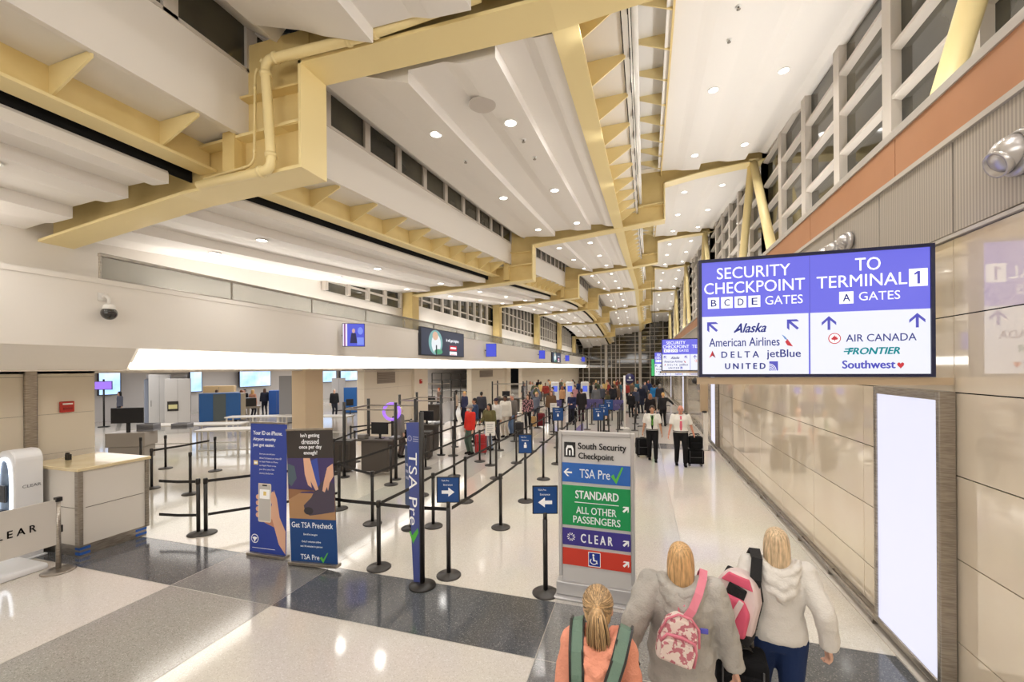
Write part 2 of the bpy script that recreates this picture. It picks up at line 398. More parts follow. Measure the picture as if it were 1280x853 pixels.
        if hero:
            rnd = random.Random(len(label)); st = MB(); flare = hair[2] if len(hair) > 2 else 0
            def on(p, g=1.02):
                n = V((p[0]/.083, (p[1]+.016)/.099, (p[2]-.038)/.09)).normalized()*g
                return V((n.x*.083, -.016+n.y*.099, .038+n.z*.09))
            for i in range(520):
                mi = rnd.choice((0,0,0,1,1,2)); pts = []
                if kind == 'pony':
                    a = rnd.uniform(0, 2*PI); el = rnd.uniform(-.75, 1.2); st0 = V((math.cos(a)*math.cos(el), math.sin(a)*math.cos(el), math.sin(el)))
                    if st0.y > .75: st0.y = .5
                    tie = V((0, -.86, .30)).normalized()
                    for j in range(7):
                        f = j/6.0; d = st0.lerp(tie, f); 
                        if d.length < .05: d = V((0,-.3,1))
                        d.normalize(); pts.append(V((d.x*.0845, -.016+d.y*.1005, .038+d.z*.0915))*(1.0)+V((0, -.012*max(0, f-.7)*3, 0)))
                else:
                    a = rnd.uniform(-2.35, 2.35); d0 = rnd.uniform(.0, .9); L = .175*rnd.uniform(.85, 1.06); zz0 = .038+math.cos(1.75)*.093
                    for j in range(10):
                        f = j/9.0; th = .12+d0+f*(2.35-.12-d0)
                        if th < 1.75: x = math.sin(a)*math.sin(th)*.089; yy = -.018-math.cos(a)*math.sin(th)*.104; zz = .038+math.cos(th)*.096
                        else:
                            g = (th-1.75)/.6; ca = math.cos(a); x = math.sin(a)*(.090+flare*g*g+.006*math.sin(i*1.7)*g); yy = -.018-ca*(.103+.055*g*max(0, ca)+flare*.35*g*g*max(0, ca)+.006*math.cos(i*2.3)*g); zz = zz0-L*g
                        pts.append(V((x+rnd.uniform(-.0015,.0015), yy, zz)))
                st.path([hd(hc+p) for p in pts], .0034, 5, mi, lambda q: 1.1-.6*q)
            if kind == 'pony':
                for i in range(170):
                    mi = rnd.choice((0,0,1,1,2)); a = rnd.uniform(0, 2*PI); rr = .04*math.sqrt(rnd.random()); L = rnd.uniform(.8, 1.1); pts = []
                    for j in range(9):
                        f = j/8.0*L; q = [V((0,-.105,.066)), V((0,-.150,.045)), V((.004,-.152,-.04)), V((.008,-.125,-.15)), V((.012,-.11,-.22))]
                        k = min(3, int(f*4)); p = q[k].lerp(q[k+1], f*4-k); w_ = (.35+1.1*math.sin(min(1, f)*PI*.75))*rr
                        pts.append(hd(hc+p+V((math.cos(a)*w_*1.15, math.sin(a)*w_*.8, 0))))
                    st.path(pts, .0034, 5, mi, lambda q: 1.1-.7*q)
                hb_ = MB(); hb_.tube(hd(hc+V((0,-.10,.066))), hd(hc+V((0,-.122,.062))), .021, n=14); hb_.build('hair_tie', hm, t, True)
            hl = tuple(min(255, int(x*1.22+10)) for x in hcol); hdk = tuple(int(x*.72) for x in hcol)
            st.build('hair_strands', [M('strand_%d' % hcol[0], hcol, .4), M('strand_light_%d' % hcol[0], hl, .4), M('strand_dark_%d' % hcol[0], hdk, .45)], t, True)
    if cap:
        c = MB(); hb = lambda p: hd(hc+V(p)); c.sph(hb((0,-.008,.055)), (.092,.106,.082), 16, 10, 0, RH)
        if cap[0] == 'cap': c.sph(hb((0,.12,.045)), (.07,.07,.012), 14, 8, 0, RH)
        else: c.sph(hb((0,0,.035)), (.15,.16,.014), 20, 8, 0, RH)
        c.build('hat', cloth(cap[1]), t, True)
    if mask:
        c = MB(); c.sph(hd(hc+V((0,.06,-.05))), (.06,.055,.05), 14, 10, 0, RH); c.build('face_mask', WHITE, t, True)
    if face:
        for q in (-1, 1):
            c = MB(); c.sph(hd(hc+V((q*.030,.079,.0))), (.013,.010,.008), 10, 6, 0, RH); c.sph(hd(hc+V((q*.030,.087,.0))), (.006,.004,.006), 8, 6, 1, RH); c.sph(hd(hc+V((q*.031,.086,.021))), (.018,.006,.004), 8, 5, 2, RH)
            c.build('eye', [EYEW, EYED, hm or EYED], t, True)
        c = MB(); c.sph(hd(hc+V((0,.084,-.062))), (.022,.008,.006), 10, 6, 0, RH); c.build('mouth', LIP, t, True)
    t['_up'] = 0; del t['_up']
    return t, dict(up=up, hd=hd, wL=wL, wR=wR, eL=eL, eR=eR, hc=hc, shL=shL, shR=shR, child=child, s=s)

def suitcase(label, xy, rz, w=.40, d=.25, h=.60, col=(24,24,26), hand=1.0, tilt=0, soft=True, rodcol=None, group=None, seg=True):
    t = thing('rolling_suitcase', label, 'suitcase', (xy[0], xy[1], 0), rz, group); t.rotation_euler = (tilt, 0, rz)
    mt = cloth(col) if soft else M('shell_%d_%d_%d' % tuple(col), col, .3)
    b = MB(); b.box((-w/2,-d/2,.06),(w/2,d/2,.06+h)); b.build('body', mt, t, bevel=.045, seg=4)
    b = MB(); b.box((-w*.38,-d/2-.03,.14),(w*.38,-d/2+.02,.06+h*.55)); 
    b.box((-w*.38,-d/2-.02,.06+h*.62),(w*.38,-d/2+.02,.06+h*.88)); b.build('front_pocket', mt, t, bevel=.018)
    b = MB()
    for q in (-w*.38, w*.38): b.path([(q,-d/2-.012,.12),(q,-d/2-.012,.06+h*.95)], .006, 6)
    b.path([(-w*.36,-d/2-.035,.06+h*.5),(w*.36,-d/2-.035,.06+h*.5)], .005, 6); b.build('zipper', M('zip_grey', (96,96,98), .4), t)
    b = MB()
    for q in (-w*.25, w*.25): b = MB(); b.tube((q,d*.3,.06+h-.02),(q,d*.3,hand),.009,n=8); b.build('handle_rod', M('rod_white', (226,226,226), .3) if rodcol else STEEL, t)
    b = MB(); b.path([(-w*.3,d*.3,hand-.02),(-w*.27,d*.3,hand+.012),(w*.27,d*.3,hand+.012),(w*.3,d*.3,hand-.02)], .016, 8); b.build('handle_grip', BLACK, t, True)
    b = MB(); b.path([(-.07,0,.06+h),(-.06,0,.085+h),(.06,0,.085+h),(.07,0,.06+h)], .012, 8); b.build('carry_handle', BLACK, t, True)
    for q in (-w*.36, w*.36):
        for r in (-d*.32, d*.32):
            b = MB(); b.tube((q-.014,r,.03),(q+.014,r,.03),.03,n=12); b.box((q-.01,r-.012,.03),(q+.01,r+.012,.08)); b.build('wheel', BLACK, t)
    return t

# ---- three women in front, seen from behind
CORAL = M('hoodie_coral', (242,164,138), .85, noise=((204,110,128), 2.6, (1,1,1), (.60,.74)), bump=.3, bscale=80, spec=.2)
W1, j1 = person('blonde person with ponytail in a coral hoodie, seen from behind beside the directory sign', (-.25,2.44), .05, 1.68, w=.82, vox=.0115, top=(244,150,122), topmat=CORAL, puff=.022, hem=.80, hood=True, lf=(-.1,.16,.08), rf=(.1,-.18,.12), lh=(-.235,.05,.84), rh=(.235,.0,.84),
    legs=(70,80,110), hair=('pony', (168,138,100)), shoes=(210,210,210), disp=(.024,.07), hp=-.05, face=True)
up = j1['up']
def pack(parent_label, xy, rz, s, mats, straps, z0, name='backpack', loc=None):
    pass
GG = M('strap_sage', (110,136,120), .7, bump=.2, bscale=120); 
c, s_ = math.cos(.05), math.sin(.05)
t = thing('backpack', 'sage green backpack with black-edged straps worn over the coral hoodie', 'backpack', (-.25,2.44,0), .05)
k = 1.68/1.7
b = MB(); b.box((-.15,-.34,.88),(.15,-.165,1.26)); b.build('body', GG, t, bevel=.06, seg=4)
b = MB(); b.box((-.12,-.39,.92),(.12,-.32,1.10)); b.build('front_pocket', GG, t, bevel=.03)
for q, pts in ((-1, ((-.115,.155,1.26),(-.118,.135,1.38),(-.116,.07,1.475),(-.113,-.02,1.507),(-.110,-.095,1.487),(-.108,-.155,1.42),(-.104,-.188,1.32),(-.10,-.20,1.2))), (1, ((.14,.155,1.26),(.15,.13,1.37),(.155,.07,1.458),(.152,-.02,1.49),(.138,-.095,1.475),(.112,-.165,1.405),(.075,-.205,1.31),(.05,-.215,1.2)))):
    ns = [(q*.2,1,.2),(q*.2,.8,.6),(q*.3,.3,1),(q*.3,0,1),(q*.2,-.4,1),(q*.1,-.9,.5),(0,-1,.2),(0,-1,.1)]
    b = MB(); b.ribbon(pts, ns, .066, .014); sp = b.build('strap', GG, t)
    b = MB()
    for off in (-.034, .034): b.ribbon([V(p)+V((off,0,.001)) for p in pts], ns, .012, .02)
    b.build('edging', BLACK, sp)
GREY = M('hoodie_grey', (188,184,178), .88, noise=((172,168,162), 5), bump=.3, bscale=80, spec=.2)
W2, j2 = person('blonde person in a loose pale grey hoodie walking away, with a small floral backpack', (.25,3.22), .03, 1.68, w=1.16, vox=.0125, topmat=GREY, puff=.042, hem=.72, hood=True, lf=(-.11,.2,.08), rf=(.11,-.2,.13), lh=(-.375,-.04,.93), rh=(.36,.0,.84), curl=1.1,
    legs=(206,190,176), hair=('hero', (172,138,96), .05), shoes=(200,200,200), disp=(.03,.10), face=True, eh=(0,-1,.1))
PINKF = M('floral_print', (236,220,212), .7, noise=((196,120,132), 26, (1,1,1), (.53,.56)), bump=.1, bscale=60); PINK = M('strap_pink', (222,130,148), .7)
t = thing('mini_backpack', 'small pink and white floral backpack on the grey hoodie', 'backpack', (.25,3.22,0), .03); t.rotation_euler = (0, 0, .03)
def rbox(mb, c, d, R): 
    st = len(mb.v); mb.cbox((0,0,0), d); mb.xf(Matrix.Translation(V(c)) @ R.to_4x4(), st)
RT = Matrix.Rotation(.24, 3, 'Y') @ Matrix.Rotation(-.12, 3, 'X')
b = MB(); P0 = V((-.045,-.245,1.17))
prof = [(-.115,-.15),(.115,-.15),(.125,-.02),(.10,.10),(.05,.155),(-.05,.155),(-.10,.10),(-.125,-.02)]
b.prism(prof, -.055, .055); b.xf(Matrix.Translation(P0) @ RT.to_4x4()); b.build('body', PINKF, t, bevel=.03, seg=3)
b = MB(); b.prism([(-.10,-.13),(.10,-.13),(.105,-.03),(.08,.015),(-.08,.015),(-.105,-.03)], -.085, -.045); b.xf(Matrix.Translation(P0) @ RT.to_4x4()); b.build('front_pocket', PINKF, t, bevel=.015)
b = MB(); b.path([RT @ V(p)+P0 for p in ((-.11,-.06,-.03),(-.085,-.075,.03),(0,-.085,.045),(.085,-.075,.03),(.11,-.06,-.03),(.115,-.05,-.12))], .010, 8)
b.path([RT @ V(p)+P0 for p in ((-.125,-.035,.0),(-.10,-.045,.11),(-.04,-.05,.162),(.04,-.05,.162),(.10,-.045,.11),(.125,-.035,.0))], .008, 8); b.build('piping', PINK, t, True)
b = MB(); pts = [(.0,-.235,1.29),(.045,-.232,1.36),(.09,-.19,1.445),(.13,-.10,1.51),(.15,.0,1.525),(.15,.11,1.45),(.13,.175,1.30)]; b.ribbon(pts, [(0,-1,.4),(0,-1,.6),(0,-.7,1),(.1,-.2,1),(.2,.1,1),(.2,.9,.6),(0,1,.2)], .05, .012); b.build('strap', PINK, t)
b = MB(); b.path([(-.03,-.20,1.31),(-.035,-.19,1.345),(.0,-.19,1.36),(.02,-.195,1.32)], .009, 7); b.build('top_loop', PINK, t, True)
b = MB(); b.cbox((.115,-.235,1.235),(.05,.012,.035)); b.build('charm', M('charm_blue', (90,90,200), .4), t, bevel=.006)
h2 = j2['wL']*j2['s']
suitcase('pale suitcase on white rods pulled by the person in the grey hoodie', (.25-.40, 3.22-.30), .05, .38, .24, .55, (206,206,208), .95, 0, False, True)
WH = M('hoodie_white', (226,222,216), .88, bump=.3, bscale=80, spec=.2)
W3, j3 = person('person with straight light hair in a white hoodie and dark jeans, by the beige wall', (.98,3.72), -.08, 1.68, w=1.04, vox=.0125, topmat=WH, puff=.032, hem=.88, hood=True, lf=(-.10,.22,.08), rf=(.10,-.22,.14), lh=(-.30,-.02,.92), rh=(.31,-.10,.92), curl=1.0,
    legs=(34,52,92), hair=('hero', (178,156,126), .012), shoes=(60,60,64), disp=(.024,.10), face=True, legw=1.2)
RO = M('pack_pink', (222,92,122), .65, bump=.15, bscale=100); PW = M('pack_white', (226,206,204), .65)
t = thing('backpack', 'pink, white and black school backpack slung on the left of the white hoodie', 'backpack', (.98,3.72,0), -.08); t.rotation_euler = (0,0,-.08)
RT = Matrix.Rotation(.20, 3, 'Y') @ Matrix.Rotation(-.1, 3, 'X') @ Matrix.Rotation(-.35, 3, 'Z'); P0 = V((-.30,-.17,1.17))
def pk(nm, poly, y0, y1, mt, bev): b = MB(); b.prism(poly, y0, y1); b.xf(Matrix.Translation(P0) @ RT.to_4x4()); return b.build(nm, mt, t, bevel=bev, seg=3)
pk('body', [(-.15,-.22),(.15,-.22),(.16,.05),(.12,.18),(.05,.23),(-.05,.23),(-.12,.18),(-.16,.05)], -.09, .09, PW, .04)
pk('front_pocket', [(-.12,-.20),(.12,-.20),(.125,-.02),(.07,.06),(-.07,.06),(-.125,-.02)], -.14, -.08, RO, .025)
pk('pocket_mesh', [(-.07,.03),(.06,.03),(.075,.13),(-.05,.15)], -.105, -.08, BLACKF, .01)
pk('top_band', [(-.11,.14),(.11,.14),(.07,.21),(-.07,.21)], -.10, -.06, RO, .01)
pk('white_stripe', [(-.035,-.20),(.015,-.20),(.075,.05),(.04,.06)], -.148, -.12, PW, .006)
pk('white_stripe', [(-.125,-.06),(-.085,-.07),(-.03,.06),(-.07,.06)], -.148, -.12, PW, .006)
pk('base_panel', [(-.155,-.25),(.155,-.25),(.158,-.17),(-.158,-.17)], -.10, .095, BLACKF, .02)
pk('back_panel', [(-.15,-.23),(.15,-.23),(.16,.05),(.12,.2),(-.12,.2),(-.16,.05)], .085, .115, BLACKF, .01)
b = MB(); pts = [(-.22,-.06,1.0),(-.20,-.15,1.2),(-.17,-.185,1.36),(-.15,-.115,1.49),(-.15,0,1.515),(-.155,.105,1.43),(-.17,.13,1.28)]; b.ribbon(pts, [(1,-1,0),(0,-1,.2),(0,-1,.5),(0,-.3,1),(0,.1,1),(0,1,.5),(0,1,.1)], .075, .02); b.build('strap', BLACKF, t)
suitcase('tall black suitcase standing beside the person in the white hoodie', (.685,3.50), -.1, .34, .26, .78, (22,22,24), 1.0)

# ---- the two uniformed walkers
SH = cloth((238,236,230), .15); TR = (26,25,27)
def pilot(label, xy, H, hair, skin, tie, tie2, rh, lh, lf, rf, w=1.0, rz=PI):
    t, j = person(label, xy, rz, H, w, vox=.016, topmat=SH, sleeve=.42, hem=.95, puff=.016, legs=TR, hair=hair, skin=skin, shoes=(18,18,18), face=True, lh=lh, rh=rh, lf=lf, rf=rf, curl=.7, legw=1.08)
    b = MB(); pts = [(0,.088,1.42),(0,.128,1.36),(0,.138,1.25),(0,.130,1.12),(0,.136,1.0)]; b.ribbon(pts, (0,1,.1), [.05,.045,.06,.07,.03], .014); b.build('tie', cloth(tie), t)
    if tie2: b = MB(); b.ribbon([(-.05,.10,1.43),(-.03,.135,1.34),(0,.148,1.2)], (0,1,.2), .02, .008); b.ribbon([(.05,.10,1.43),(.03,.135,1.34),(0,.148,1.2)], (0,1,.2), .02, .008); b.cbox((0,.152,1.16),(.05,.008,.08)); b.build('lanyard', cloth(tie2), t)
    b = MB(); st = len(b.v)
    for q in (-1, 1): b.cbox((q*.155,0,1.475),(.06,.11,.012))
    b.build('epaulette', cloth((40,40,46)), t)
    b = MB(); b.path([(.178*w*math.cos(a), .132*w*math.sin(a), .985) for a in [2*PI*i/20 for i in range(21)]], .014, 6); b.build('belt', BLACK, t)
    b = MB(); b.cbox((.085,.142,1.27),(.08,.012,.09)); b.build('shirt_pocket', SH, t)
    if hair[0] == 'bald':
        b = MB(); hc = j['hc']
        for q in (-1,1): b.sph(hc+V((q*.066,-.03,.0)), (.016,.05,.035), 10, 8)
        b.sph(hc+V((0,-.085,-.005)), (.06,.02,.04), 10, 8); b.build('hair', hairm((150,140,130)), t, True)
    return t
a = G(815.5,576); pilot('uniformed person in white shirt, dark tie and green lanyard pulling a small black case', a, 1.72, ('short',(44,34,28)), 'tan', (30,36,34), (96,160,60), (.29,-.10,.80), (-.29,.05,.80), (-.10,.20,.09), (.08,-.12,.10))
suitcase('small black roller case behind the walker with the green lanyard', G(803,571), .3, .40, .28, .55, (22,22,24), .98)
a = G(851,582); pilot('balding uniformed person in white shirt and pink tie pulling black bags', a, 1.78, ('bald', None), 'ruddy', (222,108,130), None, (.34,.06,.80), (-.36,-.02,.86), (-.11,.14,.09), (.11,-.04,.09), 1.12)
xy = G(869,582); suitcase('wide black roller case beside the person with the pink tie', xy, .1, .46, .30, .42, (18,18,20), .92)
t = thing('flight_bag', 'rounded black bag strapped on top of the wide roller case', 'bag', (xy[0], xy[1], .485), .1)
b = MB(); b.box((-.20,-.15,.02),(.20,.06,.40)); b.build('body', cloth((18,18,20)), t, bevel=.06, seg=4); b = MB(); b.box((-.14,-.185,.06),(.14,-.14,.22)); b.build('front_pocket', cloth((18,18,20)), t, bevel=.02); b = MB(); b.path([(-.07,-.05,.40),(-.05,-.05,.44),(.05,-.05,.44),(.07,-.05,.40)], .012, 8); b.build('carry_handle', BLACK, t, True)

# ---- people in the queue
def Q(u, v, label, rz, H, top, legs, hair, **k):
    return person(label, G(u, v), rz, H, top=top, legs=legs, hair=hair, vox=k.pop('vox', .02), face=k.pop('face', True), **k)
BR, BK, BL, GY, RD = (70,46,30), (26,22,20), (190,150,96), (150,146,140), (120,66,36)
Q(588,568,'person in a bright red jacket, grey hat and white mask holding a red suitcase', 2.6, 1.68, (222,58,48), (88,104,92), ('short',GY), cap=('brim',(150,146,142)), mask=True, lh=(-.28,.1,.84), puff=.03)
suitcase('bright red suitcase beside the person in the red jacket', G(601,568), .4, .40, .26, .62, (176,34,38), 1.0, 0, False)
Q(594,553,'person in a blue jacket with a dark backpack behind the red jacket', 2.2, 1.74, (58,74,104), (50,50,58), ('short',BK), skin='tan', puff=.03)
Q(612,563,'dark-haired person in an olive green jacket and pale jeans in the queue', 2.9, 1.66, (112,108,72), (148,166,192), ('long',BK), skin='tan', puff=.032, rh=(.24,.22,1.05))
Q(621,551,'person in a white top and dark cap behind the olive jacket', 2.7, 1.70, (226,222,216), (60,60,66), ('short',BK), cap=('cap',(60,52,70)), skin='tan')
Q(632,547,'tall person in a white hooded top and cream trousers in the queue', 2.9, 1.78, (224,218,208), (212,200,186), ('short',BK), skin='dark', puff=.03)
Q(641,545,'older person in a long grey coat and blue jeans in the queue', 2.5, 1.80, (120,114,110), (110,134,172), ('short',GY), skin='ruddy', hem=.62, puff=.03)
suitcase('dark grey suitcase beside the person in the grey coat', G(649,548), .2, .38, .25, .60, (60,58,60), 1.0)
Q(660,537,'person in a black and pink floral top and black trousers', 3.3, 1.66, (96,70,76), (28,26,30), ('long',BR), topmat=M('floral_dark', (44,36,42), .8, noise=((206,150,156), 18, (1,1,1), (.5,.56))))
Q(671,532,'person raising both arms above the head in the queue', 3.0, 1.7, (110,116,132), (60,64,80), ('short',BL), lh=(-.10,.06,1.86), rh=(.12,.04,1.86), eh=(0,.4,.2))
suitcase('burgundy suitcase in the queue beside the person with raised arms', G(676,534), .3, .40, .26, .62, (120,44,50), 1.0)
suitcase('yellow tan bag case beside the burgundy suitcase', G(667,535), .2, .28, .22, .50, (206,168,112), .8)
Q(689,530,'person in a brown jacket in the queue', 3.4, 1.72, (120,92,70), (44,44,52), ('long',RD), puff=.03)
Q(602,532,'person in dark clothes behind a booth, short hair', 0.3, 1.72, (62,62,70), (40,40,48), ('short',BK), skin='tan')
Q(570,527,'officer in a beige top with dark trousers beside the far booth', 2.2, 1.70, (196,176,160), (34,36,48), ('bun',BK), skin='dark')
Q(581,530,'officer in a navy top beside the far booth', 2.6, 1.70, (60,64,96), (40,44,60), ('short',BL))
Q(549,517,'person with auburn hair seated behind the booth board', 2.4, 1.66, (120,100,90), (40,40,48), ('short',(140,70,40)))
Q(500,572,'person in a grey coat carrying a black handbag near the booth posts', -.6, 1.66, (134,128,124), (92,82,80), ('bob',(214,196,160)), hem=.68, puff=.03)
xy = G(507,570); t = thing('handbag', 'black handbag carried by the person in the grey coat', 'handbag', (xy[0], xy[1], .60), .3)
b = MB(); b.prism([(-.17,0),(.17,0),(.11,.28),(-.11,.28)], -.06, .06); b.build('body', BLACKF, t, bevel=.02); b = MB(); b.path([(-.08,0,.26),(-.06,0,.45),(0,0,.52),(.06,0,.45),(.08,0,.26)], .012, 8); b.build('strap', BLACK, t, True)
xy = G(490,574); t = thing('ring_light', 'glowing violet ring behind the person in the grey coat', 'lamp', (xy[0], xy[1], 0), .3)
b = MB(); b.path([(.26*math.cos(a), 0, 1.55+.26*math.sin(a)) for a in [2*PI*i/24 for i in range(25)]], .045, 10); b.build('ring', M('ring_violet', (150,100,240), .4, emit=1.6), t, True); b = MB(); b.tube((0,.0,.02),(0,0,1.3),.02,n=8); b.lathe([(.2,0),(.2,.02),(.03,.04)], n=16); b.build('stand', BLACK, t)
# middle distance
N = dict(vox=.028)
MID = [(715,531,'person in navy holding papers near the far blue signs',3.0,1.66,(44,50,84),(40,40,52),('short',BK),{'rh':(.1,.28,1.1),'lh':(-.1,.28,1.1)}),
 (727,527,'person in a long black coat with a suitcase near the kiosks',.4,1.78,(52,48,50),(70,46,52),('short',BR),{'hem':.6,'puff':.03}),
 (759.5,526,'person in an olive dress standing between the violet barrier panels',1.2,1.66,(84,80,58),(60,50,44),('long',BR),{'skirt':(.38,(84,80,58))}),
 (795,520,'bare-legged person in a dark skirt and navy jacket at the crowd edge',.8,1.70,(66,72,92),(60,60,70),('short',GY),{'skirt':(.5,(40,38,44))}),
 (801,517,'tall person in a dark navy coat at the edge of the crowd',.3,1.84,(38,42,58),(34,36,44),('short',GY),{'hem':.5,'puff':.04}),
 (789,522,'person in black seated by the white pole',.2,1.5,(40,38,40),(30,30,34),('short',BK),{}),
 (829,533,'person in black with an arm stretched toward the wall rail',.2,1.66,(44,44,46),(28,28,32),('short',BL),{'rh':(.55,.15,1.1)}),
 (813,535,'person with long brown hair right behind the walker with the green lanyard',0,1.64,(40,36,38),(34,32,36),('long',(130,90,64)),{}),
 (818,512,'person in a bright blue jacket far along the walkway',0,1.74,(52,132,196),(150,140,132),('short',BR),{'puff':.03}),
 (825,513,'person in a dark jacket far along the walkway beside the blue one',0,1.76,(60,60,66),(110,112,140),('short',GY),{}),
 (691,517,'person in grey standing under the first far kiosk',2.0,1.7,(130,132,150),(50,52,70),('short',BK),{}),
 (703,514,'person in orange-tan top among the far queue',1.0,1.68,(206,160,120),(60,60,70),('long',RD),{}),
 (719,513,'person in a pink top among the far queue',2.6,1.66,(190,140,146),(50,50,66),('bun',BR),{}),
 (745,516,'person in grey hood beside the glass screen of the far queue',.2,1.74,(110,112,118),(50,54,66),('short',BK),{}),
 (752,514,'person in a slate jacket with white badge beside the glass screen',.6,1.76,(84,88,100),(40,44,54),('short',GY),{}),
 (766,514,'person in a black puffer beside the round blue sign',.5,1.74,(44,44,50),(34,36,44),('short',BK),{'puff':.04}),
 (773,513,'person in a brown coat beside the round blue sign',2.0,1.72,(120,98,84),(46,44,50),('long',BR),{})]
for u, v, lb, rz, H, tp, lg, hr, kw in MID: person(lb, G(u, v), rz, H, top=tp, legs=lg, hair=hr, vox=.028, **kw)
suitcase('black rolling bag by the person in the long black coat', G(717,528), .3, .38, .26, .55, (26,26,28), .95)
suitcase('small pale case far along the walkway beside the wall rail', G(836,531), .3, .36, .24, .52, (180,180,188), .95)
# far crowd: small in the picture, each a figure of its own
rnd = random.Random(11)
TOPS = [((40,42,50),'charcoal'),((70,74,92),'slate'),((150,60,54),'brick red'),((196,190,182),'off-white'),((46,60,100),'navy'),((120,100,84),'brown'),((88,96,76),'olive'),((176,150,160),'dusty pink'),((60,110,130),'teal'),((210,180,120),'straw')]
HR = [('short',BK),('short',BR),('long',BR),('long',BL),('short',GY),('bob',RD),('long',BK)]; HN = ['short black hair','short brown hair','long brown hair','long blond hair','short grey hair','auburn bob','long black hair']
PL = ['far crowd under the last monitors','far crowd behind the kiosks','far crowd by the white pole','farthest crowd under the cove','farthest crowd below the end window']
pos = [(655,505),(663,503),(669,507),(676,502),(682,506),(688,503),(694,505),(700,501),(706,504),(712,502),(718,505),(724,502),(730,500),(737,505),(742,501),(748,503),(755,501),(761,504),(768,501),(775,503),(783,505),(790,502),(797,503),(806,504),(811,501),(666,499),(673,498),(686,498),(702,497),(716,498),(732,497),(745,497),(759,498),(771,497)]
for i, (u, v) in enumerate(pos):
    tc_, tn = TOPS[(i*3+i//10) % 10]; h = (i*2+i//7) % 7
    person(f'distant person, {tn} top, {HN[h]}, {ORD[i % 7]} in {PL[min(4, i//7)]}', G(u, v), rnd.uniform(0, 6.28), rnd.uniform(1.6, 1.82), top=tc_, legs=rnd.choice([(36,36,44),(60,66,90),(44,42,46),(90,84,80)]), hair=HR[h], skin=rnd.choice(['fair','tan','dark','ruddy']), vox=.036, group='far crowd', lh=(-.26,rnd.uniform(-.1,.25),rnd.uniform(.8,1.0)), rh=(.26,rnd.uniform(-.1,.25),rnd.uniform(.8,1.0)))
CK = [(271,523,'checkpoint officer in dark clothes left of the wooden cupboard',(44,44,54)),(290,512.5,'person in navy in front of the bright screens at the checkpoint',(52,58,84)),(302,524,'person in grey beside the bright screens at the checkpoint',(130,130,140)),(316,523,'person in a peach top under the wide bright screen',(222,160,130)),(306,521,'person in black bending at the scanner end',(36,34,38)),(331,519,'person in dark clothes above the blue podium',(48,50,60)),(356,516,'second person in dark blue beside the blue podium',(50,64,110)),(418,522,'person in black leaning by the blue cabinet right of the tan column',(36,36,40)),(150,527,'person in grey far inside beside the bright screen',(120,124,140))]
for u, v, lb, tp in CK: person(lb, G(u, v), rnd.uniform(0, 6), 1.72, top=tp, legs=(40,42,52), hair=rnd.choice(HR), vox=.034)
# clutter on the booth and checkpoint desks
x, y = G(489, 530)
